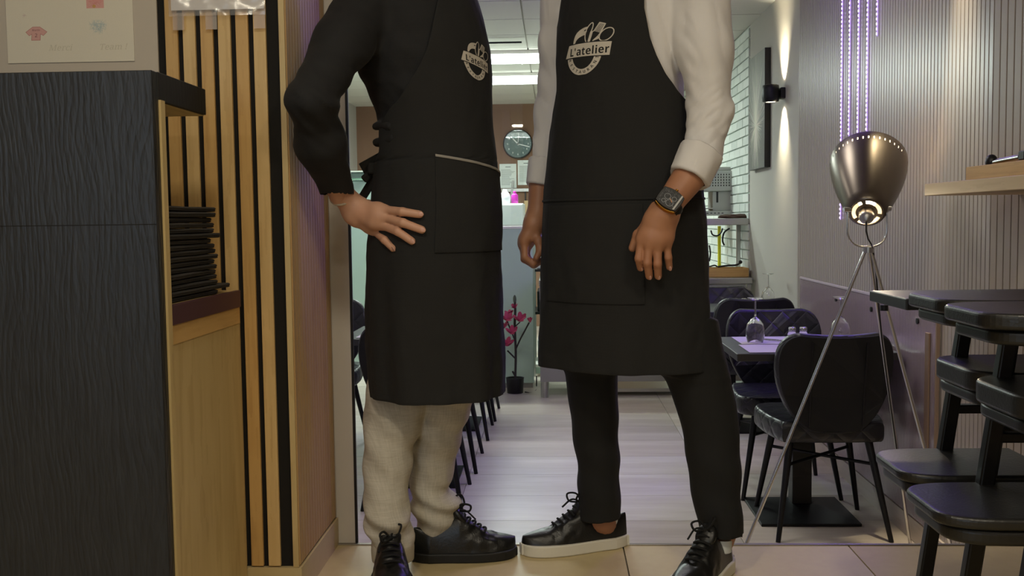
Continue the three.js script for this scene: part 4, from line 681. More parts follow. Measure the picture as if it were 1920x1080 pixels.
// ------------------------------------------------------------------ high chairs at the right edge
{
  const pad = phy({ color: 0x1a1a19, roughness: 0.38, bumpMap: T.leather, bumpScale: 0.0005 }), board = std({ color: 0x141413, roughness: 0.42 }), metal = std({ color: 0x101012, metalness: 0.4, roughness: 0.35 });
  // slab lying flat: x0 front (left) end, x1 back, half-width across z
  const slab = (x0, x1, hw, y, t, front, m) => {
    const s = new THREE.Shape(); s.moveTo(x1, -hw); s.lineTo(x0 + front, -hw); s.bezierCurveTo(x0 + front * 0.25, -hw, x0, -hw * 0.75, x0, -hw * 0.45); s.lineTo(x0, hw * 0.45); s.bezierCurveTo(x0, hw * 0.75, x0 + front * 0.25, hw, x0 + front, hw); s.lineTo(x1, hw); s.closePath();
    const b = Math.min(0.008, t * 0.35), g = new THREE.ExtrudeGeometry(s, { depth: t - 2 * b, bevelEnabled: true, bevelThickness: b, bevelSize: b, bevelOffset: -b, bevelSegments: 4, curveSegments: 14 }); g.rotateX(-Math.PI / 2); g.translate(0, y + b, 0); return uvm(g, 6);
  };
  const make = (pos, label) => {
    const t = thing('high_chair', label, 'high chair', pos, 0, 'black high chairs');
    const legX = (y) => 0.10 + y * 0.14;
    mesh('footplate', slab(-0.02, 0.30, 0.13, 0.325, 0.022, 0.12, pad), pad, t); mesh('footplate_board', slab(-0.005, 0.29, 0.125, 0.296, 0.028, 0.11), board, t);
    mesh('seat_pad', slab(0.115, 0.42, 0.145, 0.515, 0.045, 0.1), pad, t); mesh('seat_board', slab(0.125, 0.42, 0.145, 0.487, 0.027, 0.09), board, t);
    mesh('tray', slab(0.05, 0.40, 0.147, 0.677, 0.030, 0.16), pad, t); mesh('tray_board', slab(0.07, 0.39, 0.135, 0.649, 0.027, 0.14), board, t);
    for (const s of [-1, 1]) { mesh('leg', sqbar(V3(legX(0), 0, s * 0.115), V3(legX(0.66), 0.66, s * 0.115), 0.028, 0.03), metal, t); mesh('leg', sqbar(V3(0.50, 0, s * 0.115), V3(0.40, 1.0, s * 0.115), 0.028, 0.03), metal, t); mesh('side_rail', rbox(0.15, 0.46, 0.43, 0.45, s * 0.115 - 0.012, s * 0.115 + 0.012, 0.003), metal, t); }
    mesh('backrest', rbox(0.395, 0.43, 0.62, 1.0, -0.14, 0.14, 0.012), pad, t);
    return t;
  };
  make([0.735, 0, -2.20], 'black high chair farther back, its footplate nearest the tripod lamp');
  make([0.70, 0, -1.90], 'black high chair in front, cut by the right edge of the picture');
  single('black_ledge', rbox(-0.25, 0.3, 0, 0.03, -0.15, 0.15, 0.004), M.blackPlastic, 'thin black ledge on the wall behind the high chairs', 'ledge').position.set(XR - 0.31, at(1890, 562, 2.9).y, -2.75);
}

// ------------------------------------------------------------------ people
// naive surface nets over a signed distance field
function sdfMesh(f, lo, hi, cell) {
  const nx = Math.ceil((hi[0] - lo[0]) / cell) + 1, ny = Math.ceil((hi[1] - lo[1]) / cell) + 1, nz = Math.ceil((hi[2] - lo[2]) / cell) + 1, F = new Float32Array(nx * ny * nz);
  let i = 0;
  for (let z = 0; z < nz; z++) for (let y = 0; y < ny; y++) for (let x = 0; x < nx; x++) F[i++] = f(lo[0] + x * cell, lo[1] + y * cell, lo[2] + z * cell);
  const I = (x, y, z) => (z * ny + y) * nx + x, id = new Int32Array(nx * ny * nz).fill(-1), pos = [], idx = [];
  const C = [[0, 0, 0], [1, 0, 0], [0, 1, 0], [1, 1, 0], [0, 0, 1], [1, 0, 1], [0, 1, 1], [1, 1, 1]], E = [[0, 1], [2, 3], [4, 5], [6, 7], [0, 2], [1, 3], [4, 6], [5, 7], [0, 4], [1, 5], [2, 6], [3, 7]];
  for (let z = 0; z < nz - 1; z++) for (let y = 0; y < ny - 1; y++) for (let x = 0; x < nx - 1; x++) {
    let m = 0; const v = [];
    for (let k = 0; k < 8; k++) { const w = F[I(x + C[k][0], y + C[k][1], z + C[k][2])]; v.push(w); if (w < 0) m |= 1 << k; }
    if (m === 0 || m === 255) continue;
    let sx = 0, sy = 0, sz = 0, n = 0;
    for (const [a, b] of E) { if ((v[a] < 0) === (v[b] < 0)) continue; const t = v[a] / (v[a] - v[b]); sx += C[a][0] + t * (C[b][0] - C[a][0]); sy += C[a][1] + t * (C[b][1] - C[a][1]); sz += C[a][2] + t * (C[b][2] - C[a][2]); n++; }
    id[I(x, y, z)] = pos.length / 3; pos.push(lo[0] + (x + sx / n) * cell, lo[1] + (y + sy / n) * cell, lo[2] + (z + sz / n) * cell);
  }
  const quad = (a, b, c, d, flip) => { if (a < 0 || b < 0 || c < 0 || d < 0) return; if (flip) idx.push(a, c, b, a, d, c); else idx.push(a, b, c, a, c, d); };
  for (let z = 1; z < nz - 1; z++) for (let y = 1; y < ny - 1; y++) for (let x = 1; x < nx - 1; x++) {
    const s = F[I(x, y, z)] < 0;
    if (s !== F[I(x + 1, y, z)] < 0) quad(id[I(x, y - 1, z - 1)], id[I(x, y, z - 1)], id[I(x, y, z)], id[I(x, y - 1, z)], !s);
    if (s !== F[I(x, y + 1, z)] < 0) quad(id[I(x - 1, y, z - 1)], id[I(x - 1, y, z)], id[I(x, y, z)], id[I(x, y, z - 1)], !s);
    if (s !== F[I(x, y, z + 1)] < 0) quad(id[I(x - 1, y - 1, z)], id[I(x, y - 1, z)], id[I(x, y, z)], id[I(x - 1, y, z)], !s);
  }
  const nor = new Float32Array(pos.length), uv = new Float32Array(pos.length / 3 * 2), e = cell * 0.6;
  for (let k = 0; k < pos.length; k += 3) {
    const x = pos[k], y = pos[k + 1], z = pos[k + 2]; let a = f(x + e, y, z) - f(x - e, y, z), b = f(x, y + e, z) - f(x, y - e, z), c = f(x, y, z + e) - f(x, y, z - e); const l = Math.hypot(a, b, c) || 1;
    nor[k] = a / l; nor[k + 1] = b / l; nor[k + 2] = c / l; uv[k / 3 * 2] = x - z * 0.8; uv[k / 3 * 2 + 1] = y;
  }
  const g = new THREE.BufferGeometry(); g.setAttribute('position', new THREE.Float32BufferAttribute(pos, 3)); g.setAttribute('normal', new THREE.BufferAttribute(nor, 3)); g.setAttribute('uv', new THREE.BufferAttribute(uv, 2)); g.setIndex(idx); return g;
}
const smin = (a, b, k) => { const h = Math.max(k - Math.abs(a - b), 0) / k; return Math.min(a, b) - h * h * k * 0.25; };
const smax = (a, b, k) => -smin(-a, -b, k);
function cap(a, b, ra, rb) {                           // tapered capsule
  const dx = b.x - a.x, dy = b.y - a.y, dz = b.z - a.z, l2 = dx * dx + dy * dy + dz * dz || 1e-9;
  return (x, y, z) => { const px = x - a.x, py = y - a.y, pz = z - a.z, t = clamp((px * dx + py * dy + pz * dz) / l2, 0, 1); return Math.hypot(px - t * dx, py - t * dy, pz - t * dz) - (ra + (rb - ra) * t); };
}
const ell = (c, rx, ry, rz) => (x, y, z) => { const a = (x - c.x) / rx, b = (y - c.y) / ry, d = (z - c.z) / rz, k = Math.hypot(a, b, d); return (k - 1) * Math.min(rx, ry, rz); };
const join = (list, k) => (x, y, z) => { let d = 1e9; for (const f of list) d = smin(d, f(x, y, z), k); return d; };
function bounds(pts, m) { const lo = [1e9, 1e9, 1e9], hi = [-1e9, -1e9, -1e9]; for (const p of pts) [p.x, p.y, p.z].forEach((v, i) => { lo[i] = Math.min(lo[i], v - m); hi[i] = Math.max(hi[i], v + m); }); return [lo, hi]; }
// a trunk or a trouser leg as elliptical sections; rows [py, xLeft, xRight, d, halfDepth], psi turns the sections about y
function sections(rows, psi = 0, grow = 0) {
  const R = rows.map(([py, xl, xr, d, b]) => { let L = at(xl, py, d), Q = at(xr, py, d); for (let i = 0; i < 3 && psi; i++) { const w = (Q.x - L.x) / 2, s = Math.sin(psi) * b, a = Math.sqrt(Math.max(w * w - s * s, 0.0009)) / Math.cos(psi), dl = Math.atan2(s, a * Math.cos(psi)), dz = a * Math.cos(dl) * Math.sin(psi) - b * Math.sin(dl) * Math.cos(psi); L = at(xl, py, d - dz); Q = at(xr, py, d + dz); } const w = (Q.x - L.x) / 2, s = Math.sin(psi) * b; return { y: (L.y + Q.y) / 2, cx: (L.x + Q.x) / 2, cz: (L.z + Q.z) / 2, a: Math.sqrt(Math.max(w * w - s * s, 0.0009)) / Math.cos(psi) + grow, b: b + grow }; }).sort((p, q) => p.y - q.y);
  const U = [Math.cos(psi), -Math.sin(psi)], V = [Math.sin(psi), Math.cos(psi)], n = R.length, cr = (a, b, c, d, t) => 0.5 * (2 * b + (c - a) * t + (2 * a - 5 * b + 4 * c - d) * t * t + (3 * b - a - 3 * c + d) * t * t * t);
  const S = (y) => {
    if (y <= R[0].y) return R[0]; if (y >= R[n - 1].y) return R[n - 1];
    let i = 0; while (R[i + 1].y < y) i++;
    const A = R[Math.max(0, i - 1)], B = R[i], C = R[i + 1], D = R[Math.min(n - 1, i + 2)], t = (y - B.y) / (C.y - B.y), o = {};
    for (const k of ['cx', 'cz', 'a', 'b']) o[k] = cr(A[k], B[k], C[k], D[k], t); return o;
  };
  const o = { S, U, V, y0: R[0].y, y1: R[n - 1].y };
  o.point = (y, phi, off = 0) => { const s = S(y), c = Math.cos(phi), q = Math.sin(phi), ca = (s.a + off) * c, cb = (s.b + off) * q; return V3(s.cx + ca * U[0] + cb * V[0], y, s.cz + ca * U[1] + cb * V[1]); };
  o.phiAt = (y, X) => { const s = S(y), p = s.a * U[0], q = s.b * V[0], Rr = Math.hypot(p, q), dl = Math.atan2(q, p); return dl + Math.acos(clamp((X - s.cx) / Rr, -1, 1)); };
  o.sdf = (x, y, z) => { const s = S(y), dx = x - s.cx, dz = z - s.cz, u = (dx * U[0] + dz * U[1]) / s.a, v = (dx * V[0] + dz * V[1]) / s.b, k = Math.hypot(u, v), d = (k - 1) * Math.min(s.a, s.b); return Math.max(d, o.y0 - y, y - o.y1); };
  o.frontZ = (x, y, off = 0) => { const s = S(y); let best = -1e9; const phi = o.phiAt(y, x); return o.point(y, phi, off).z; };
  return o;
}
// cloth laid over sections: rows of (y -> left phi, right phi), double walled
function clothOver(sec, yTop, yHem, edge, off, fold, nu = 72, nv = 96, thick = 0.003) {
  const pos = [], uv = [], idx = [], W = nu + 1;
  for (const inner of [0, 1]) for (let j = 0; j <= nv; j++) {
    const t = j / nv;
    for (let i = 0; i <= nu; i++) {
      const s = i / nu, y = lerp(typeof yTop === 'function' ? yTop(s) : yTop, typeof yHem === 'function' ? yHem(s) : yHem, t), [p0, p1] = edge(y), phi = lerp(p0, p1, s), p = sec.point(y, phi, off + (fold ? fold(y, phi, s) : 0) - inner * thick);
      pos.push(p.x, p.y, p.z); uv.push(phi * 0.2, y);
    }
  }
  const id = (w, j, i) => w * (nv + 1) * W + j * W + i;
  for (let j = 0; j < nv; j++) for (let i = 0; i < nu; i++) { const a = id(0, j, i), b = id(0, j, i + 1), c = id(0, j + 1, i), d = id(0, j + 1, i + 1); idx.push(a, b, c, b, d, c); const e = id(1, j, i), f = id(1, j, i + 1), g = id(1, j + 1, i), h = id(1, j + 1, i + 1); idx.push(e, g, f, f, g, h); }
  for (let j = 0; j < nv; j++) for (const i of [0, nu]) { const a = id(0, j, i), b = id(0, j + 1, i), c = id(1, j, i), d = id(1, j + 1, i); if (i) idx.push(a, c, b, b, c, d); else idx.push(a, b, c, b, d, c); }
  for (let i = 0; i < nu; i++) for (const j of [0, nv]) { const a = id(0, j, i), b = id(0, j, i + 1), c = id(1, j, i), d = id(1, j, i + 1); if (j) idx.push(a, b, c, b, d, c); else idx.push(a, c, b, b, c, d); }
  const g = new THREE.BufferGeometry(); g.setAttribute('position', new THREE.Float32BufferAttribute(pos, 3)); g.setAttribute('uv', new THREE.Float32BufferAttribute(uv, 2)); g.setIndex(idx); g.computeVertexNormals(); return g;
}
// printed patch on the cloth with its own 0..1 uv
function patch(sec, y0, y1, p0, p1, off, fold, drop = 0, nu = 30, nv = 30) {
  const pos = [], uv = [], idx = [];
  for (let j = 0; j <= nv; j++) for (let i = 0; i <= nu; i++) { const s = i / nu, t = j / nv, y = lerp(y0, y1, t) - drop * (s - 0.5), phi = lerp(p0, p1, s), p = sec.point(y, phi, off + (fold ? fold(y, phi, s) : 0)); pos.push(p.x, p.y, p.z); uv.push(s, t); }
  for (let j = 0; j < nv; j++) for (let i = 0; i < nu; i++) { const a = j * (nu + 1) + i; idx.push(a, a + 1, a + nu + 1, a + 1, a + nu + 2, a + nu + 1); }
  const g = new THREE.BufferGeometry(); g.setAttribute('position', new THREE.Float32BufferAttribute(pos, 3)); g.setAttribute('uv', new THREE.Float32BufferAttribute(uv, 2)); g.setIndex(idx); g.computeVertexNormals(); return g;
}
const logo = (() => {
  const cv = document.createElement('canvas'); cv.width = 800; cv.height = 880; const x = cv.getContext('2d'), ink = '#c4bdb0', S = 800 / 740;
  // drawn in the coordinates of the crest: x 180..920, y 170..980
  x.setTransform(S, 0, 0, S, -180 * S, -168 * S); x.fillStyle = ink; x.strokeStyle = ink; x.lineCap = 'round'; x.lineJoin = 'round';
  // ring
  x.lineWidth = 96; x.beginPath(); x.ellipse(500, 640, 226, 300, 0, 0.06, 3.05); x.stroke();
  x.beginPath(); x.moveTo(322, 490); x.bezierCurveTo(330, 330, 400, 240, 560, 236); x.lineTo(548, 268); x.quadraticCurveTo(500, 280, 490, 298); x.quadraticCurveTo(530, 304, 545, 300); x.lineTo(520, 362); x.bezierCurveTo(430, 370, 370, 410, 356, 490); x.closePath(); x.fill();
  // knife, fork, spoon outlines
  x.lineWidth = 15; x.beginPath(); x.moveTo(538, 470); x.bezierCurveTo(500, 400, 520, 250, 600, 186); x.bezierCurveTo(640, 170, 628, 270, 600, 330); x.lineTo(570, 470); x.stroke();
  x.beginPath(); x.moveTo(575, 474); x.lineTo(590, 410); x.lineTo(605, 412); x.lineTo(590, 474); x.stroke();
  x.beginPath(); x.moveTo(612, 330); x.lineTo(648, 316); x.lineTo(716, 196); x.lineTo(796, 226); x.lineTo(742, 356); x.lineTo(706, 408); x.lineTo(640, 470); x.stroke();
  x.lineWidth = 9; for (let k = 0; k < 5; k++) { x.beginPath(); x.moveTo(726 + k * 15, 208 + k * 6); x.lineTo(664 + k * 16, 326 + k * 7); x.stroke(); }
  x.beginPath(); x.moveTo(600, 330); x.lineTo(630, 330); x.lineTo(612, 420); x.lineTo(586, 400); x.fill();
  x.lineWidth = 15; x.beginPath(); x.ellipse(820, 392, 78, 112, 0.72, 0, 6.283); x.stroke(); x.beginPath(); x.moveTo(700, 404); x.lineTo(722, 420); x.lineTo(716, 452); x.lineTo(640, 476); x.lineTo(632, 466); x.fill();
  // banner
  x.globalCompositeOperation = 'destination-out'; x.beginPath(); x.moveTo(232, 474); x.quadraticCurveTo(520, 470, 912, 496); x.lineTo(892, 738); x.quadraticCurveTo(520, 700, 172, 712); x.closePath(); x.fill();
  x.globalCompositeOperation = 'source-over'; x.beginPath(); x.moveTo(246, 492); x.quadraticCurveTo(560, 480, 898, 510); x.lineTo(878, 720); x.quadraticCurveTo(520, 690, 184, 690); x.closePath(); x.fill();
  x.globalCompositeOperation = 'destination-out'; x.font = 'bold 172px sans-serif'; x.textBaseline = 'alphabetic'; x.save(); x.translate(266, 668); x.rotate(0.02); x.scale(0.88, 1.0); x.fillText("L'atelier", 0, 0); x.restore();
  x.font = 'bold 62px sans-serif'; x.textAlign = 'center'; const w = 'RESTAURANT'; for (let k = 0; k < w.length; k++) { const a = Math.PI * (0.90 - k * 0.80 / 9); const ex = 500 + 226 * Math.cos(a), ey = 640 + 300 * Math.sin(a); x.save(); x.translate(ex, ey); const tx = -226 * Math.sin(a), ty = 300 * Math.cos(a); x.rotate(Math.atan2(-ty, -tx)); x.fillText(w[k], 0, 20); x.restore(); }
  const t = new THREE.CanvasTexture(cv); t.colorSpace = THREE.SRGBColorSpace; return t;
})();
const logoMat = std({ map: logo, transparent: true, alphaTest: 0.4, roughness: 0.85, side: THREE.DoubleSide });
function handField(wr, base, mcps, fingers, thumb, r) {   // palm from metacarpals, every finger a chain of its own
  const palm = []; mcps.forEach((m, i) => palm.push(cap(base[i] ?? base[0], m, r.root, r.mcp[i]))); palm.push(cap(wr, base[0], r.wrist, r.wrist * 0.9));
  for (let i = 0; i < 3; i++) palm.push(cap(mcps[i].clone().lerp(base[i] ?? base[0], 0.25), mcps[i + 1].clone().lerp(base[i + 1] ?? base[0], 0.25), r.mcp[i] * 0.9, r.mcp[i + 1] * 0.9));
  const pf = join(palm, 0.02), ff = fingers.map((f, i) => { const L = []; for (let k = 0; k < f.length - 1; k++) L.push(cap(f[k], f[k + 1], r.f[i] * (1 - 0.09 * k), r.f[i] * (1 - 0.09 * (k + 1)))); return join(L, 0.004); });
  const tf = thumb ? join(thumb.slice(0, -1).map((p, k) => cap(p, thumb[k + 1], r.thumb * (1 - 0.1 * k), r.thumb * (1 - 0.12 * (k + 1)))), 0.006) : null;
  return (x, y, z) => { let d = pf(x, y, z), e = 1e9; for (const f of ff) e = Math.min(e, f(x, y, z)); d = smin(d, e, 0.007); if (tf) d = smin(d, tf(x, y, z), 0.012); return d; };
}
function makeHead(c, yaw, hairCol, person, skinM) {     // head with face, hair and eyes; c is the centre of the skull
  const g = (x, y, z) => [x, y, z];
  const skull = ell(V3(0, 0.02, -0.01), 0.076, 0.105, 0.094), jaw = ell(V3(0, -0.055, 0.022), 0.055, 0.062, 0.062), chin = ell(V3(0, -0.098, 0.062), 0.026, 0.02, 0.02), nose = cap(V3(0, 0.018, 0.088), V3(0, -0.026, 0.108), 0.009, 0.015), lip1 = ell(V3(0, -0.058, 0.085), 0.024, 0.007, 0.011), lip2 = ell(V3(0, -0.07, 0.083), 0.02, 0.008, 0.011), brow = cap(V3(-0.035, 0.03, 0.078), V3(0.035, 0.03, 0.078), 0.011, 0.011);
  const earL = ell(V3(-0.078, 0, -0.01), 0.011, 0.032, 0.02), earR = ell(V3(0.078, 0, -0.01), 0.011, 0.032, 0.02), neck = cap(V3(0, -0.22, -0.04), V3(0, -0.05, -0.02), 0.066, 0.057), soc = [-1, 1].map((s) => ell(V3(s * 0.031, 0.008, 0.096), 0.017, 0.011, 0.016));
  const f = (x, y, z) => { let d = smin(skull(x, y, z), jaw(x, y, z), 0.03); d = smin(d, chin(x, y, z), 0.03); d = smin(d, brow(x, y, z), 0.02); d = smin(d, nose(x, y, z), 0.014); d = smin(d, neck(x, y, z), 0.03); for (const s of soc) d = smax(d, -s(x, y, z), 0.01); d = smin(d, lip1(x, y, z), 0.008); d = smin(d, lip2(x, y, z), 0.008); return smin(d, Math.min(earL(x, y, z), earR(x, y, z)), 0.01); };
  const geo = sdfMesh(f, [-0.11, -0.24, -0.13], [0.11, 0.15, 0.14], 0.006), m = new THREE.Matrix4().makeRotationY(yaw).setPosition(c.x, c.y, c.z); geo.applyMatrix4(m);
  const hs = (x, y, z) => Math.max(Math.abs(ell(V3(0, 0.03, -0.018), 0.086, 0.108, 0.1)(x, y, z)) - 0.007 + 0.004 * NZ.noise(x * 60, y * 60, z * 60), -(y - z * 0.95));
  const hair = sdfMesh(hs, [-0.11, -0.15, -0.14], [0.11, 0.16, 0.12], 0.006); hair.applyMatrix4(m); mesh('hair', hair, std({ color: hairCol, roughness: 0.8 }), person);
  for (const s of [-1, 1]) { const e = new THREE.SphereGeometry(0.0108, 16, 12); e.translate(s * 0.031, 0.008, 0.0805); e.applyMatrix4(m); mesh('eye', e, std({ color: 0xe8e4dc, roughness: 0.25 }), person); const p = new THREE.SphereGeometry(0.0055, 12, 10); p.translate(s * 0.031, 0.008, 0.087); p.applyMatrix4(m); mesh('iris', p, std({ color: 0x2c1c12, roughness: 0.2 }), person); }
  return geo;
}
// shoe: heel and toe are points on the floor
function makeShoe(person, heel, toe, width, soleM, soleT, label, opt = {}) {
  const s = new THREE.Group(); s.name = 'shoe'; s.userData.label = label; person.add(s);
  const dir = toe.clone().sub(heel), L = dir.length(), q = -Math.atan2(dir.z, dir.x); s.position.copy(heel); s.rotation.y = q;
  const k = L / 0.285, W = width;
  const halfW = (x) => { const t = x / k; return W * (t < 0.04 ? 0.033 * Math.sqrt(clamp((t + 0.004) / 0.044, 0, 1)) : t < 0.19 ? lerp(0.033, 0.05, sst(0.04, 0.19, t)) : 0.05 * Math.sqrt(Math.max(0, 1 - Math.pow((t - 0.19) / 0.0955, 2.6)))); };
  const top = (x) => { const t = x / k; return t < 0.085 ? lerp(0.09, 0.1, clamp(t / 0.085, 0, 1)) - 0.01 * Math.sin(clamp(t / 0.085, 0, 1) * 3.14) : t < 0.125 ? lerp(0.1, 0.122, (t - 0.085) / 0.04) : t < 0.205 ? lerp(0.122, 0.066, Math.pow((t - 0.125) / 0.08, 0.9)) : lerp(0.066, 0.05, (t - 0.205) / 0.08); };
  const upper = (x, y, z) => { const w = Math.max(halfW(clamp(x, 0.001, L * 0.999)) - 0.002, 0.004), h = top(clamp(x, 0, L)); const v = Math.max(y, 0) / h, u = Math.abs(z) / (w * (1 - 0.16 * v * v)); const kk = Math.pow(Math.pow(u, 3.2) + Math.pow(v, 2.6), 1 / 2.9); let d = (kk - 1) * Math.min(w, h) * 0.8; d = Math.max(d, -x - 0.002, x - L, 0.006 - y); d = Math.max(d, -ell(V3(0.062 * k, 0.118, 0), 0.056 * k, 0.05, 0.031)(x, y, z)); d = d - 0.0012 * NZ.noise(x * 45, y * 45, z * 45) * sst(0.1, 0.16, x) * (1 - sst(0.2, 0.24, x)) * 2.2; return d; };
  mesh('upper', sdfMesh(upper, [-0.02, -0.005, -0.075], [L + 0.02, 0.145, 0.075], 0.0042), M.shoe, s);
  const sh = new THREE.Shape(), N = 40, e = 0.004; for (let i = 0; i <= N; i++) { const x = lerp(-0.006, L + 0.004, 0.5 - 0.5 * Math.cos(Math.PI * i / N)), w = (i === 0 || i === N ? 0 : halfW(clamp(x, 0.0008, L * 0.9985)) + e); i ? sh.lineTo(x, w) : sh.moveTo(x, w); } for (let i = N; i >= 0; i--) { const x = lerp(-0.006, L + 0.004, 0.5 - 0.5 * Math.cos(Math.PI * i / N)), w = (i === 0 || i === N ? 0 : halfW(clamp(x, 0.0008, L * 0.9985)) + e); sh.lineTo(x, -w); }
  const sg = new THREE.ExtrudeGeometry(sh, { depth: soleT - 0.008, bevelEnabled: true, bevelThickness: 0.004, bevelSize: 0.003, bevelOffset: -0.003, bevelSegments: 3 }); sg.rotateX(-Math.PI / 2); sg.translate(0, 0.0045, 0); mesh('sole', sg, soleM, s);
  for (let i = 0; i < 6; i++) { const x = (0.198 - i * 0.0145) * k, y = top(x) + 0.004, w = 0.021; mesh('lace', tube([V3(x - 0.006, y - 0.006, -w), V3(x, y + 0.001, -w * 0.4), V3(x + 0.003, y + 0.002, w * 0.3), V3(x - 0.004, y - 0.005, w)], 0.0032, 14, 6), M.lace, s); }
  const kx = (opt.bow ?? 0.122) * k, ky = top(kx) + 0.006; mesh('lace_bow', [tube([V3(kx, ky, 0), V3(kx - 0.008, ky + 0.028, -0.012), V3(kx + 0.012, ky + 0.034, -0.026), V3(kx + 0.02, ky + 0.012, -0.016), V3(kx, ky, 0)], 0.0028, 26, 6), tube([V3(kx, ky, 0), V3(kx + 0.01, ky + 0.02, 0.016), V3(kx + 0.032, ky + 0.018, 0.026), V3(kx + 0.03, ky + 0.002, 0.018), V3(kx, ky, 0)], 0.0028, 26, 6), tube([V3(kx, ky, 0), V3(kx + 0.02, ky + 0.004, 0.02), V3(kx + 0.045, ky - 0.018, 0.03)], 0.0025, 12, 6), new THREE.SphereGeometry(0.006, 8, 6).translate(kx, ky, 0)], M.lace, s);
  const tg = sdfMesh((x, y, z) => ell(V3(0.128 * k, 0.112, 0), 0.016, 0.028, 0.027)(x + (y - 0.112) * 0.6, y, z), [0.07, 0.06, -0.04], [0.19, 0.16, 0.04], 0.004); mesh('tongue', tg, M.shoe, s);
  if (opt.sock) { const so = lathe([[0.033, 0.075], [0.0365, 0.077], [0.037, 0.106], [0.0345, 0.107], [0.033, 0.075]], 24); so.scale(1.12, 1, 0.94); so.rotateZ(0.16); so.translate(0.078 * k, -0.018, 0); mesh('sock', so, M.sock, s); }
  return s;
}
const onFloor = (px, d) => { const v = at(px, 412 + 1900 * 0.88 / d, d); v.y = 0.0; return v; };

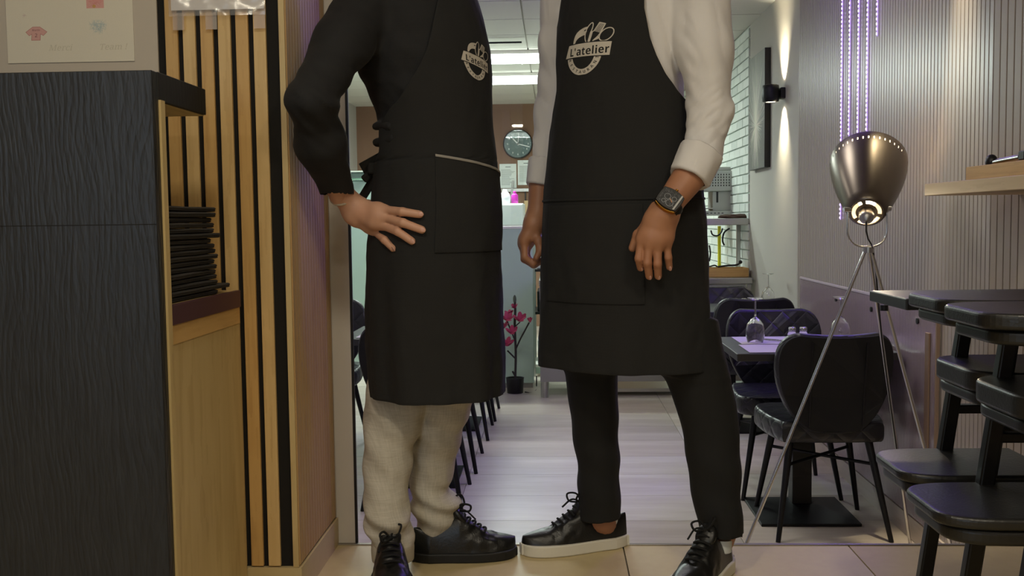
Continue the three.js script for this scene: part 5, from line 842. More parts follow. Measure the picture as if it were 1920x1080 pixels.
// ---------------- the man in black, on the left
{
  const person = thing('person', 'person in black shirt, black apron and beige trousers with hand on hip', 'person', [0, 0, 0]);
  const psi = 0.30, D = 2.53;
  const torsoRows = [[-72, 752, 842, D, 0.062], [-42, 705, 872, D, 0.105], [-10, 672, 890, D, 0.138], [30, 655, 904, D, 0.152], [90, 658, 915, D, 0.158], [140, 668, 920, D, 0.152], [181, 688, 922, D, 0.145], [215, 703, 923, D, 0.14], [250, 706, 925, D, 0.138], [285, 708, 928, D, 0.14], [330, 701, 932, D, 0.148], [420, 697, 934, D, 0.158], [520, 700, 934, D, 0.155], [600, 706, 930, D, 0.14]];
  const torso = sections(torsoRows, psi, -0.009);
  const wrk = (x, y, z, s, k) => s * NZ.noise(x * k, y * k * 1.6 + 3, z * k);
  // shirt with sleeve
  const sh = at(692, 5, 2.45), el = at(582, 192, 2.23), cu = at(637, 370, 2.43), sh2 = at(845, 20, 2.68), el2 = at(800, 190, 2.76), cu2 = at(850, 330, 2.70);
  const fdir = cu.clone().sub(el).normalize();
  const arm = join([cap(sh, at(642, 82, 2.35), 0.075, 0.064), cap(at(642, 82, 2.35), el, 0.064, 0.048), cap(el, at(602, 268, 2.31), 0.048, 0.055), cap(at(602, 268, 2.31), cu.clone().addScaledVector(fdir, 0.03), 0.055, 0.035)], 0.03);
  const arm2 = join([cap(sh2, el2, 0.075, 0.058), cap(el2, cu2, 0.056, 0.042)], 0.03);
  const backBump = join([cap(at(703, 238, 2.47), at(730, 236, 2.42), 0.012, 0.012), cap(at(706, 266, 2.47), at(735, 262, 2.42), 0.014, 0.012)], 0.02);
  const shirt = (x, y, z) => {
    let a = arm(x, y, z), cut = (x - cu.x) * fdir.x + (y - cu.y) * fdir.y + (z - cu.z) * fdir.z; a = Math.max(a, cut);
    let t = torso.sdf(x, y, z); t = Math.max(t, at_yMin - y);
    let d = smin(t, a, 0.025); d = smin(d, arm2(x, y, z), 0.025); d = smin(d, backBump(x, y, z), 0.012);
    const nearEl = Math.exp(-((y - el.y) * (y - el.y)) / 0.008) * (x < -0.3 ? 1 : 0.3);
    return d + wrk(x, y, z, 0.005, 13) + 0.003 * NZ.noise((x + y) * 24, (y - x * 0.6) * 11, z * 10) + nearEl * 0.006 * NZ.noise((y + x * 0.9) * 34, (y - x) * 9, z * 9);
  };
  const at_yMin = at(800, 345, D).y;
  mesh('shirt', sdfMesh(shirt, [-0.72, at_yMin - 0.03, -2.95], [-0.04, 1.62, -2.12], 0.0075), M.blackShirt, person);
  { // turned collar
    const cg = lathe([[0.062, 0], [0.072, 0.01], [0.07, 0.035], [0.066, 0.036], [0.066, 0.012], [0.062, 0]], 40); const c = at(800, -82, D); cg.scale(1.08, 1.2, 1.08); cg.translate(c.x, c.y - 0.04, c.z); mesh('collar', cg, M.blackShirt, person); }
  // apron
  const apRows = [[-72, 752, 842, D, 0.062], [-42, 705, 872, D, 0.105], [-10, 672, 890, D, 0.138], [30, 655, 904, D, 0.152], [90, 658, 917, D, 0.158], [140, 668, 921, D, 0.152], [181, 686, 922, D, 0.147], [215, 700, 923, D, 0.143], [250, 702, 925, D, 0.142], [285, 703, 929, D, 0.145], [330, 700, 934, D, 0.152], [400, 696, 939, D, 0.16], [460, 692, 938, D, 0.163], [560, 691, 941, D, 0.165], [650, 693, 943, D, 0.168], [740, 697, 945, D, 0.172], [800, 698, 946, D, 0.174]];
  const ap = sections(apRows, psi, -0.011), Y = (py) => at(820, py, D).y, yT = Y(-20), yH = Y(737);
  const edgePx = [[-20, 826], [30, 818], [80, 810], [111, 803], [140, 790], [170, 772], [195, 755], [220, 728], [240, 714], [286, 713], [300, 704], [310, 690]];
  const edge = (y) => {
    const py = 412 + (0.88 - y) * 1900 / D; let pl;
    if (py < 300) { let i = 0; while (i < edgePx.length - 2 && edgePx[i + 1][0] < py) i++; const [a, xa] = edgePx[i], [b, xb] = edgePx[i + 1]; const px = lerp(xa, xb, clamp((py - a) / (b - a), 0, 1)); pl = ap.phiAt(y, at(px, py, D - 0.12).x); } else { pl = ap.phiAt(y, at(py > 600 ? lerp(692, 703, sst(640, 757, py)) : 0, py, D - 0.06).x) + 0.15 * (1 - sst(560, 640, py)) * sst(300, 340, py); } const pr = lerp(-0.75, -1.35, sst(-20, 300, py)); return [pl, pr];
  };
  const fold = (y, phi) => { const py = 412 + (0.88 - y) * 1900 / D, s = sst(330, 720, py); return s * (0.006 * Math.sin(phi * 6.1 + 1.0) + 0.004 * Math.sin(phi * 11 + 2.1)) + 0.0022 * NZ.noise(phi * 4, y * 9, 2) + 0.0015 * NZ.noise(phi * 9, y * 22, 5) * (1 + s); };
  const apron = mesh('apron', clothOver(ap, yT, yH, edge, 0.012, fold, 90, 130), M.apron, person);
  const lp0 = ap.phiAt(Y(127), at(859, 127, D - 0.1).x), lp1 = ap.phiAt(Y(127), at(904, 127, D - 0.06).x);
  mesh('logo', patch(ap, Y(160), Y(88), lp0, lp1, 0.0135, fold, 0.02), logoMat, apron).userData.label = "cream printed crest reading L'atelier restaurant";
  // pocket with pale trim
  const pp0 = ap.phiAt(Y(300), at(816, 300, D - 0.14).x), pp1 = -0.35, drop = Y(296) - Y(318);
  mesh('pocket', clothOver(ap, (s) => Y(297) - drop * s * 1.8, Y(470), () => [pp0, pp1], 0.0155, fold, 30, 30, 0.002), M.apron, apron);
  mesh('pocket_trim', clothOver(ap, (s) => Y(296) - drop * s * 1.8, (s) => Y(300.5) - drop * s * 1.8, () => [pp0, pp1], 0.0175, fold, 40, 2, 0.002), std({ color: 0x8f8a82, roughness: 0.9 }), apron).userData.label = 'pale grey pocket trim';
  // ties at the back
  const ribbon = (pts, w) => { const g = tube(pts, w, 24, 8); return g; };
  const strip = (a, b, w, t) => { const d = b.clone().sub(a), g = rbox(-w / 2, w / 2, 0, d.length(), -t / 2, t / 2, t * 0.4, 2); g.applyQuaternion(new THREE.Quaternion().setFromUnitVectors(V3(0, 1, 0), d.normalize())); g.translate(a.x, a.y, a.z); return g; };
  mesh('apron_tie', strip(at(716, 296, 2.50), at(678, 317, 2.50), 0.03, 0.006), M.apron, person); mesh('apron_tie', strip(at(704, 330, 2.50), at(672, 382, 2.52), 0.03, 0.005), M.apron, person); mesh('tie_knot', rbox(-0.016, 0.016, -0.014, 0.014, -0.012, 0.012, 0.006).translate(at(702, 316, 2.49).x, at(702, 316, 2.49).y, -2.49), M.apron, person); mesh('apron_tie', strip(at(702, 318, 2.5), at(681, 338, 2.49), 0.02, 0.012), M.apron, person);
  mesh('neck_strap', tube([ap.point(yT, edge(yT)[0] - 0.1, 0.012), at(760, -62, 2.44), at(735, -95, 2.53), at(770, -85, 2.6), at(850, -60, 2.58), ap.point(yT, edge(yT)[1] + 0.3, 0.012)], 0.008, 40, 6), M.apron, person);
  // trousers
  const near = sections([[600, 712, 812, 2.58, 0.075], [660, 703, 808, 2.58, 0.08], [700, 692, 806, 2.57, 0.08], [760, 684, 803, 2.55, 0.08], [800, 682, 788, 2.53, 0.078], [843, 680, 773, 2.51, 0.074], [913, 681, 767, 2.485, 0.07], [960, 683, 768, 2.46, 0.068], [992, 689, 772, 2.46, 0.064], [1003, 696, 775, 2.46, 0.058], [1022, 699, 776, 2.46, 0.058], [1046, 700, 774, 2.46, 0.057]]);
  const far = sections([[600, 795, 912, 2.60, 0.088], [700, 788, 900, 2.60, 0.086], [753, 782, 886, 2.60, 0.082], [792, 777, 873, 2.6, 0.078], [847, 772, 860, 2.6, 0.072], [900, 769, 849, 2.6, 0.067], [920, 769, 845, 2.6, 0.066], [941, 771, 865, 2.6, 0.07], [958, 773, 864, 2.6, 0.066], [974, 777, 860, 2.6, 0.06], [990, 781, 850, 2.6, 0.056], [1003, 790, 838, 2.6, 0.05]]);
  const hips = sections([[430, 712, 925, D, 0.13], [520, 705, 925, D, 0.135], [620, 703, 915, D, 0.125], [680, 700, 905, D, 0.105]], psi);
  const trY = { n: at(740, 1046, 2.46).y, f: at(820, 1003, 2.6).y };
  const trousers = (x, y, z) => {
    let a = near.sdf(x, y, z), b = far.sdf(x, y, z); let d = smin(a, b, 0.012); d = smin(d, hips.sdf(x, y, z), 0.03);
    const n = near.S(y), ph = Math.atan2(z - n.cz, x - n.cx), cuff = 0.003 * sst(0.09, 0.1, y) ;
    const lowFold = Math.exp(-Math.pow((y - 0.13) / 0.05, 2)), kneeFold = Math.exp(-Math.pow((y - 0.33) / 0.12, 2));
    return d + 0.006 * NZ.noise(x * 9, y * 6, z * 9) + lowFold * 0.0065 * Math.sin(y * 95 + 3 * Math.sin(ph) + x * 30) + kneeFold * 0.0035 * Math.sin((y + x * 0.8) * 70 + z * 20) + 0.002 * NZ.noise(x * 35, y * 18, z * 30);
  };
  mesh('trousers', sdfMesh(trousers, [-0.54, 0.02, -2.74], [-0.1, 0.92, -2.34], 0.0062), M.linen, person);
  mesh('trouser_cuff', lathe([[0.0505, 0], [0.0565, 0.001], [0.058, 0.03], [0.0565, 0.056], [0.05, 0.0565]], 48).scale(0.92, 1, 1.06).translate(at(737, 1046, 2.46).x, trY.n - 0.003, -2.46), M.linen, person);
  // shoes
  makeShoe(person, onFloor(777, 2.565), onFloor(967, 2.615), 1.0, M.blackSole, 0.024, 'black leather trainer with black sole');
  makeShoe(person, onFloor(731, 2.535), onFloor(738, 2.255), 1.0, M.blackSole, 0.024, 'black leather trainer with black sole pointing at the camera', { bow: 0.143 });
  // body: trunk, arms, legs, neck; hand and head on finer grids, one mesh
  const inner = sections(torsoRows, psi, -0.028);
  const limb = join([inner.sdf, cap(sh, el, 0.045, 0.036), cap(el, cu, 0.036, 0.025), cap(sh2, el2, 0.05, 0.04), cap(el2, cu2, 0.04, 0.028), cap(cu2, at(868, 380, 2.66), 0.026, 0.03), cap(at(762, 560, 2.55), at(738, 780, 2.53), 0.055, 0.042), cap(at(738, 780, 2.53), at(724, 900, 2.485), 0.042, 0.04), cap(at(724, 900, 2.485), at(737, 1030, 2.46), 0.04, 0.032), cap(at(856, 560, 2.58), at(826, 780, 2.6), 0.06, 0.042), cap(at(826, 780, 2.6), at(808, 915, 2.6), 0.042, 0.036), cap(at(808, 915, 2.6), at(815, 1005, 2.6), 0.036, 0.03), cap(at(738, 1030, 2.47), onFloor(738, 2.40).setY(0.045), 0.034, 0.03), cap(at(815, 1005, 2.6), onFloor(880, 2.59).setY(0.045), 0.034, 0.03), cap(at(795, -60, D), at(800, -120, D), 0.06, 0.058)], 0.03);
  const [blo, bhi] = [[-0.72, 0.0, -2.82], [-0.06, 1.62, -2.14]];
  const body = sdfMesh(limb, blo, bhi, 0.013);
  const onAp = (px, py, r) => { let p = at(px, py, 2.42); for (let i = 0; i < 4; i++) { const z = ap.frontZ(clamp(p.x, at(702, py, 2.5).x, 1), p.y, 0.014 + r); p = at(px, py, -z); } return p; };
  const W = at(647, 370, 2.44), B0 = at(662, 396, 2.455);
  const mc = [onAp(722, 394, 0.008), onAp(723, 408, 0.008), onAp(718, 422, 0.008), onAp(704, 434, 0.006)];
  const fg = [[mc[0], onAp(754, 397, 0.013), onAp(787, 402, 0.003)], [mc[1], onAp(756, 418, 0.014), onAp(791, 431, 0.003)], [mc[2], onAp(746, 434, 0.013), onAp(772, 452, 0.003)], [mc[3], onAp(721, 450, 0.010), onAp(737, 466, 0.003)]];
  const thumb = [at(672, 392, 2.475), at(690, 384, 2.50), at(704, 392, 2.505)];
  const hf = handField(W, [at(672, 386, 2.445), at(666, 393, 2.442), at(663, 401, 2.444), at(660, 406, 2.45)], mc, fg, thumb, { wrist: 0.0235, root: 0.0165, mcp: [0.013, 0.013, 0.0124, 0.0112], f: [0.0112, 0.0115, 0.0111, 0.0101], thumb: 0.014 });
  const fore = cap(at(608, 290, 2.34), W, 0.031, 0.0235), palmHeel = cap(at(653, 396, 2.448), at(667, 414, 2.448), 0.015, 0.012);
  const hand = sdfMesh((x, y, z) => smin(smin(hf(x, y, z), fore(x, y, z), 0.02), palmHeel(x, y, z), 0.016), ...bounds([at(612, 300, 2.35), W, ...fg.flat(), ...thumb], 0.045), 0.0032);
  const head = makeHead(at(800, -205, D), 1.25, 0x1a120c, person, M.skin);
  mesh('body', mergeGeometries([body, hand, head]), M.skin, person);
  const nailM = phy({ color: 0xd0a08c, roughness: 0.3 });
  fg.forEach((f) => { const d = f[2].clone().sub(f[1]).normalize(), n = new THREE.SphereGeometry(1, 12, 8); n.scale(0.0058, 0.0075, 0.0022); n.applyQuaternion(new THREE.Quaternion().setFromUnitVectors(V3(0, 1, 0), d)); const m = mesh('fingernail', n, nailM, person); m.position.copy(f[2]).addScaledVector(d, 0.003).add(V3(0, 0.001, 0.0075)); });
  { const b = new THREE.TorusGeometry(0.0262, 0.003, 8, 36); b.applyQuaternion(new THREE.Quaternion().setFromUnitVectors(V3(0, 0, 1), fdir)); const m = mesh('bracelet', b, std({ color: 0xb8a890, roughness: 0.6 }), person); m.position.copy(cu).lerp(W, 0.35); }
}

// ---------------- the man in the white shirt, on the right
{
  const person = thing('person', 'person in white shirt with rolled cuffs, black apron, black trousers and wristwatch', 'person', [0, 0, 0]);
  const psi = -0.44, D = 2.57;
  const torsoRows = [[-80, 1120, 1212, D, 0.062], [-48, 1075, 1268, D, 0.105], [-10, 1050, 1305, D, 0.135], [60, 1040, 1304, D, 0.15], [130, 1036, 1298, D, 0.153], [200, 1033, 1297, D, 0.15], [260, 1029, 1300, D, 0.148], [300, 1026, 1305, D, 0.148], [350, 1022, 1314, D, 0.15], [420, 1020, 1320, D, 0.155], [520, 1022, 1322, D, 0.155], [600, 1030, 1320, D, 0.14]];
  const torso = sections(torsoRows, psi, -0.009);
  const shL = at(1312, -12, 2.47), elL = at(1333, 218, 2.43), cuL = at(1288, 335, 2.375), wrL = at(1247, 392, 2.335);
  const shR = at(1062, -10, 2.68), elR = at(1036, 215, 2.73), cuR = at(1012, 348, 2.70), wrR = at(1008, 412, 2.685);
  const fL = cuL.clone().sub(elL).normalize(), fR = cuR.clone().sub(elR).normalize();
  const aL = join([cap(shL, at(1320, 90, 2.45), 0.075, 0.068), cap(at(1320, 90, 2.45), elL, 0.068, 0.052), cap(elL, at(1315, 290, 2.4), 0.052, 0.051)], 0.03);
  const aR = join([cap(shR, at(1052, 90, 2.7), 0.066, 0.056), cap(at(1052, 90, 2.7), elR, 0.056, 0.048), cap(elR, cuR, 0.047, 0.036)], 0.03);
  const yMin = at(1170, 345, D).y;
  const shirt = (x, y, z) => {
    const cL = (x - cuL.x) * fL.x + (y - cuL.y) * fL.y + (z - cuL.z) * fL.z, cR = (x - cuR.x) * fR.x + (y - cuR.y) * fR.y + (z - cuR.z) * fR.z;
    let d = Math.max(torso.sdf(x, y, z) + 0.004, yMin - y); d = smin(d, Math.max(aL(x, y, z), cL + 0.05), 0.012); d = smin(d, Math.max(aR(x, y, z), cR + 0.03), 0.012);
    const el = Math.exp(-Math.pow((y - elL.y + 0.01) / 0.075, 2)) * sst(0.25, 0.34, x), pit = Math.exp(-(Math.pow((x - at(1275, 120, 2.45).x) / 0.05, 2) + Math.pow((y - at(1275, 120, 2.45).y) / 0.12, 2)));
    return d + 0.005 * NZ.noise(x * 11, y * 8 + 7, z * 11) + 0.0045 * (1 - 2 * Math.abs(NZ.noise((x * 0.9 + y * 0.35) * 26, (y - x * 0.5) * 7, z * 12))) + el * (0.006 * (1 - 2.2 * Math.abs(NZ.noise((y * 0.9 - x * 0.8) * 30, (y + x) * 8, z * 10)))) + pit * 0.004 * NZ.noise((x * 1.25 + y * 0.75) * 40, (y - x) * 12, z * 10);
  };
  mesh('shirt', sdfMesh(shirt, [-0.06, yMin - 0.03, -2.86], [0.52, 1.62, -2.26], 0.0068), M.whiteShirt, person);
  { const cg = lathe([[0.062, 0], [0.074, 0.01], [0.071, 0.038], [0.066, 0.039], [0.066, 0.012], [0.062, 0]], 40); const c = at(1166, -88, D); cg.scale(1.08, 1.2, 1.08); cg.translate(c.x, c.y - 0.036, c.z); mesh('collar', cg, M.whiteShirt, person); }
  // rolled cuffs
  const cuff = (a, b, r0, r1, wob) => { const dir = b.clone().sub(a), len = dir.length(), prof = [[r0 - 0.008, 0.001], [r0 - 0.001, 0.0], [r0 + 0.003, 0.004], [lerp(r0, r1, 0.5) + 0.0035, len * 0.5], [r1 + 0.004, len - 0.006], [r1 + 0.001, len], [r1 - 0.007, len - 0.002]]; const g = lathe(prof, 56), p = g.attributes.position; for (let i = 0; i < p.count; i++) { const an = Math.atan2(p.getZ(i), p.getX(i)), y = p.getY(i), k = 1 + wob * (0.05 * Math.sin(an * 2 + 1) + 0.025 * Math.sin(an * 5 + y * 60) + 0.02 * Math.sin(an * 9 + y * 120)); p.setX(i, p.getX(i) * k); p.setZ(i, p.getZ(i) * k); } g.computeVertexNormals(); uvm(g, 1); g.applyQuaternion(new THREE.Quaternion().setFromUnitVectors(V3(0, 1, 0), dir.normalize())); g.translate(a.x, a.y, a.z); return g; };
  mesh('rolled_cuff', cuff(at(1317, 284, 2.395), at(1291, 336, 2.375), 0.0525, 0.0475, 1), M.whiteShirt, person); mesh('rolled_cuff', cuff(at(1023, 300, 2.71), at(1013, 350, 2.70), 0.043, 0.0375, 0.7), M.whiteShirt, person);
  // apron
  const apRows = [[-80, 1120, 1212, D, 0.062], [-48, 1075, 1268, D, 0.105], [-10, 1050, 1303, D, 0.135], [60, 1042, 1302, D, 0.15], [130, 1038, 1298, D, 0.153], [200, 1035, 1297, D, 0.152], [260, 1030, 1301, D, 0.15], [300, 1026, 1307, D, 0.151], [350, 1021, 1316, D, 0.154], [420, 1017, 1324, D, 0.16], [500, 1015, 1328, D, 0.163], [600, 1013, 1332, D, 0.166], [680, 1011, 1336, D, 0.17], [760, 1010, 1338, D, 0.172]];
  const ap = sections(apRows, psi, -0.011), Y = (py) => at(1170, py, D).y, yT = Y(-22), yH = Y(684);
  const eL = [[-22, 1066], [0, 1063], [60, 1053], [120, 1051], [180, 1051], [230, 1043], [262, 1037]], eR = [[-22, 1208], [0, 1207], [50, 1206], [100, 1215], [130, 1227], [160, 1243], [190, 1266], [207, 1286], [225, 1296], [262, 1303]];
  const ip = (T, py) => { let i = 0; while (i < T.length - 2 && T[i + 1][0] < py) i++; const [a, x] = T[i], [b, y] = T[i + 1]; return lerp(x, y, clamp((py - a) / (b - a), 0, 1)); };
  const edge = (y) => { const py = 412 + (0.88 - y) * 1900 / D; if (py < 262) { const l = ap.phiAt(y, at(ip(eL, py), py, 2.62).x), r = ap.phiAt(y, at(ip(eR, py), py, 2.43).x); return [Math.min(l, 2.9), r]; } const q = ap.phiAt(y, 9); return [lerp(2.8, 3.3, sst(262, 400, py)), q - 0.35 * sst(262, 340, py)]; };
  const fold = (y, phi) => { const py = 412 + (0.88 - y) * 1900 / D, s = sst(380, 690, py); return s * (0.0055 * Math.sin(phi * 5.3 + 0.4) + 0.003 * Math.sin(phi * 10.5 + 1.1)) + 0.002 * NZ.noise(phi * 4 + 9, y * 9, 2) + 0.0014 * NZ.noise(phi * 8, y * 20, 7) * (1 + s); };
  const apron = mesh('apron', clothOver(ap, yT, yH, edge, 0.012, fold, 90, 130), M.apron, person);
  const l0 = ap.phiAt(Y(105), at(1070, 105, 2.5).x), l1 = ap.phiAt(Y(105), at(1152, 105, 2.43).x);
  mesh('logo', patch(ap, Y(151), Y(58), l0, l1, 0.0135, fold, -0.002), logoMat, apron).userData.label = "cream printed crest reading L'atelier restaurant";
  mesh('waist_seam', clothOver(ap, Y(373), Y(377), (y) => { const [a, b] = edge(y); return [a - 0.02, b + 0.02]; }, 0.0145, fold, 60, 2, 0.002), M.apron, apron);
  mesh('pocket', clothOver(ap, Y(384), Y(560), () => [2.35, 1.05], 0.0148, fold, 40, 30, 0.0015), M.apron, apron);
  mesh('neck_strap', tube([ap.point(yT, edge(yT)[0] - 0.12, 0.012), at(1100, -70, 2.5), at(1140, -100, 2.6), at(1200, -100, 2.58), at(1222, -70, 2.46), ap.point(yT, edge(yT)[1] + 0.12, 0.012)], 0.008, 40, 6), M.apron, person);
  // trousers
  const lr = sections([[600, 1040, 1170, 2.62, 0.085], [690, 1059, 1160, 2.64, 0.08], [760, 1068, 1160, 2.65, 0.074], [860, 1080, 1161, 2.655, 0.068], [920, 1084, 1163, 2.66, 0.066], [970, 1086, 1164, 2.66, 0.064]]), ll = sections([[600, 1200, 1345, 2.53, 0.09], [690, 1240, 1363, 2.52, 0.085], [780, 1272, 1382, 2.51, 0.077], [850, 1288, 1387, 2.50, 0.071], [900, 1292, 1389, 2.495, 0.068], [960, 1304, 1392, 2.49, 0.066], [999, 1312, 1393, 2.485, 0.064]]);
  const hips = sections([[430, 1032, 1312, D, 0.13], [540, 1030, 1320, D, 0.132], [640, 1035, 1335, D, 0.11], [690, 1050, 1340, D, 0.09]], psi);
  mesh('trousers', sdfMesh((x, y, z) => { let d = smin(lr.sdf(x, y, z), ll.sdf(x, y, z), 0.02); d = smin(d, hips.sdf(x, y, z), 0.03); return d + 0.005 * NZ.noise(x * 9, y * 6, z * 9) + 0.0025 * Math.sin((y + x * 0.4) * 55) * Math.exp(-Math.pow((y - 0.22) / 0.14, 2)) + 0.0015 * NZ.noise(x * 30, y * 18, z * 30); }, [-0.1, 0.04, -2.82], [0.52, 0.92, -2.36], 0.0065), M.blackTrouser, person);
  makeShoe(person, onFloor(1173, 2.70), onFloor(979, 2.615), 1.0, M.whiteSole, 0.03, 'black leather trainer with thick white sole', { sock: true });
  makeShoe(person, onFloor(1365, 2.53), onFloor(1268, 2.285), 1.0, M.whiteSole, 0.03, 'black leather trainer with white sole pointing at the camera', { sock: true });
  // body
  const inner = sections(torsoRows, psi, -0.028), fr = onFloor(1145, 2.69), fl = onFloor(1345, 2.49);
  const limb = join([inner.sdf, cap(shL, elL, 0.045, 0.032), cap(elL, cuL, 0.032, 0.034), cap(shR, elR, 0.05, 0.04), cap(elR, cuR, 0.04, 0.031), cap(at(1110, 560, 2.62), at(1112, 780, 2.65), 0.075, 0.05), cap(at(1112, 780, 2.65), at(1128, 975, 2.665), 0.05, 0.03), cap(at(1128, 975, 2.665), V3(fr.x - 0.01, 0.05, fr.z), 0.029, 0.029), cap(at(1255, 560, 2.55), at(1322, 780, 2.52), 0.05, 0.045), cap(at(1325, 780, 2.51), at(1352, 1000, 2.495), 0.05, 0.033), cap(at(1352, 1000, 2.495), V3(fl.x, 0.05, fl.z), 0.029, 0.029), cap(at(1166, -70, D), at(1166, -130, D), 0.06, 0.058)], 0.03);
  const body = sdfMesh(limb, [-0.1, 0.0, -2.84], [0.52, 1.62, -2.28], 0.013);
  // left hand hanging in front of the apron
  const h = (px, py, d) => at(px, py, d);
  const mc = [h(1203, 450, 2.338), h(1217, 458, 2.330), h(1233, 461, 2.330), h(1250, 457, 2.338)];
  const fg = [[mc[0], h(1198, 485, 2.335), h(1201, 502, 2.35)], [mc[1], h(1214, 493, 2.328), h(1217, 518, 2.345)], [mc[2], h(1233, 495, 2.328), h(1234, 518, 2.345)], [mc[3], h(1253, 483, 2.34), h(1255, 501, 2.352)]];
  const thumb = [h(1216, 418, 2.352), h(1196, 440, 2.362), h(1186, 465, 2.368)];
  const hf = handField(wrL, [h(1228, 412, 2.34), h(1236, 410, 2.332), h(1246, 410, 2.332), h(1256, 412, 2.34)], mc, fg, thumb, { wrist: 0.0275, root: 0.019, mcp: [0.0122, 0.0125, 0.012, 0.011], f: [0.0108, 0.0107, 0.0105, 0.0096], thumb: 0.0125 });
  const fore = cap(h(1302, 318, 2.385), wrL, 0.041, 0.0285);
  const handL = sdfMesh((x, y, z) => smin(hf(x, y, z), fore(x, y, z), 0.02), ...bounds([h(1305, 312, 2.385), wrL, ...fg.flat(), ...thumb], 0.05), 0.0032);
  // right hand, fingers curled
  const g = (px, py, d) => at(px, py, d);
  const mr = [g(983, 452, 2.665), g(981, 458, 2.683), g(982, 462, 2.70), g(986, 465, 2.716)];
  const fr4 = [[mr[0], g(984, 482, 2.655), g(1000, 495, 2.655), g(1013, 488, 2.662)], [mr[1], g(983, 486, 2.678), g(1000, 497, 2.678), g(1014, 490, 2.68)], [mr[2], g(986, 487, 2.698), g(1002, 497, 2.698), g(1016, 490, 2.698)], [mr[3], g(990, 485, 2.715), g(1004, 494, 2.715), g(1016, 488, 2.712)]];
  const th = [g(1002, 432, 2.672), g(1010, 452, 2.655), g(1013, 470, 2.648), g(1006, 483, 2.644)];
  const hr = handField(wrR, [g(1002, 420, 2.672), g(1002, 420, 2.682), g(1002, 421, 2.694), g(1003, 422, 2.705)], mr, fr4, th, { wrist: 0.027, root: 0.019, mcp: [0.0125, 0.0125, 0.012, 0.011], f: [0.0105, 0.0105, 0.0102, 0.0092], thumb: 0.0128 });
  const foreR = cap(g(1016, 335, 2.705), wrR, 0.034, 0.0275);
  const handR = sdfMesh((x, y, z) => smin(hr(x, y, z), foreR(x, y, z), 0.02), ...bounds([g(1016, 330, 2.705), wrR, ...fr4.flat(), ...th], 0.045), 0.0034);
  const head = makeHead(at(1166, -218, D), -0.55, 0x14100c, person, M.skinDark);
  mesh('body', mergeGeometries([body, handL, handR, head]), M.skinDark, person);
  const nailM = phy({ color: 0xc09080, roughness: 0.3 });
  fg.forEach((f) => { const d = f[2].clone().sub(f[1]).normalize(), n = new THREE.SphereGeometry(1, 12, 8); n.scale(0.0055, 0.0068, 0.002); n.applyQuaternion(new THREE.Quaternion().setFromUnitVectors(V3(0, 1, 0), d)); const m = mesh('fingernail', n, nailM, person); m.position.copy(f[2]).addScaledVector(d, 0.0035).add(V3(0, 0.0005, 0.0078)); });
  // wristwatch
  const w = new THREE.Group(); w.name = 'wristwatch'; w.userData.label = 'black tonneau wristwatch with gold trim'; person.add(w);
  const wc = at(1250, 389, 2.337), yA = at(1302, 318, 2.385).sub(wrL).normalize(), zA = V3(-0.16, 0.12, 1); zA.addScaledVector(yA, -zA.dot(yA)).normalize(); const xA = new THREE.Vector3().crossVectors(yA, zA);
  w.scale.setScalar(1.24); w.position.copy(wc); w.quaternion.setFromRotationMatrix(new THREE.Matrix4().makeBasis(xA, yA, zA));
  const sr = lathe([[0.0262, -0.0105], [0.028, -0.0105], [0.0285, 0], [0.028, 0.0105], [0.0262, 0.0105], [0.0262, -0.0105]], 48); mesh('strap', sr, std({ color: 0x101010, roughness: 0.7 }), w);
  const tonneau = (sw, shh, b) => { const s = new THREE.Shape(); s.moveTo(-sw, -shh * 0.72); s.quadraticCurveTo(0, -shh * 1.15, sw, -shh * 0.72); s.quadraticCurveTo(sw * 1.16, 0, sw, shh * 0.72); s.quadraticCurveTo(0, shh * 1.15, -sw, shh * 0.72); s.quadraticCurveTo(-sw * 1.16, 0, -sw, -shh * 0.72); return s; };
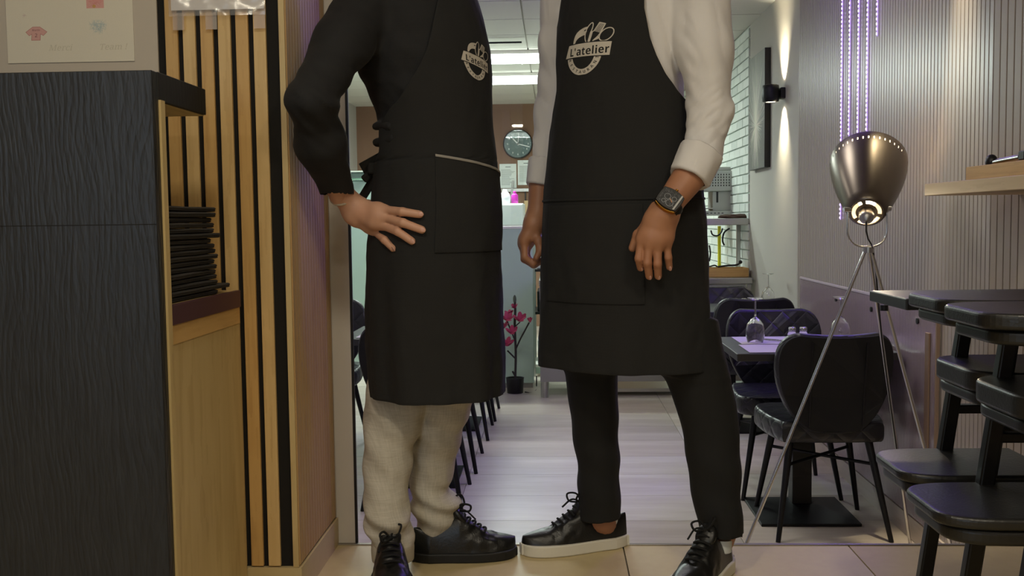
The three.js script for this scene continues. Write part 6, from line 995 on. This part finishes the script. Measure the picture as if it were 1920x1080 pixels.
  const ext = (s, d, z, b) => { const e = new THREE.ExtrudeGeometry(s, { depth: d, bevelEnabled: true, bevelThickness: b, bevelSize: b, bevelOffset: -b, bevelSegments: 3, curveSegments: 12 }); e.translate(0, 0, z); return e; };
  mesh('case_band', ext(tonneau(0.0205, 0.0235), 0.007, 0.0235, 0.001), std({ color: 0xb98a3a, metalness: 1, roughness: 0.3 }), w); mesh('bezel', ext(tonneau(0.0212, 0.0218), 0.003, 0.0325, 0.0012), M.blackPlastic, w);
  const cv = document.createElement('canvas'); cv.width = cv.height = 256; const cx = cv.getContext('2d'); cx.fillStyle = '#1a1b1d'; cx.fillRect(0, 0, 256, 256); for (let k = 0; k < 420; k++) { const v = 60 + rnd() * 110 | 0; cx.fillStyle = `rgba(${v},${v},${v + 4},0.7)`; cx.fillRect(rnd() * 256, rnd() * 256, 2 + rnd() * 7, 2 + rnd() * 4); } cx.strokeStyle = '#8a8d90'; cx.lineWidth = 4; for (const [a, b, r] of [[90, 120, 34], [170, 110, 26], [150, 180, 40], [80, 190, 22]]) { cx.beginPath(); cx.arc(a, b, r, 0, 7); cx.stroke(); } cx.strokeStyle = '#c88a5a'; cx.lineWidth = 6; cx.beginPath(); cx.moveTo(128, 128); cx.lineTo(170, 160); cx.stroke();
  const dm = new THREE.CanvasTexture(cv); dm.colorSpace = THREE.SRGBColorSpace; const dg = new THREE.ShapeGeometry(tonneau(0.0175, 0.0178), 12), dp = dg.attributes.position, du = dg.attributes.uv; for (let i = 0; i < dp.count; i++) du.setXY(i, dp.getX(i) / 0.042 + 0.5, dp.getY(i) / 0.042 + 0.5); dg.translate(0, 0, 0.0371); mesh('dial', dg, std({ map: dm, roughness: 0.35, metalness: 0.3 }), w);
  mesh('bezel_bar', box(0.0145, 0.0175, -0.0165, 0.0165, 0.0367, 0.0382), M.steelDull, w); mesh('crown', bar(V3(0, 0.0215, 0.028), V3(0, 0.027, 0.028), 0.0028, 0.0028, 12), std({ color: 0xb98a3a, metalness: 1, roughness: 0.3 }), w);
}

shadows(scene);
renderer.render(scene, camera);
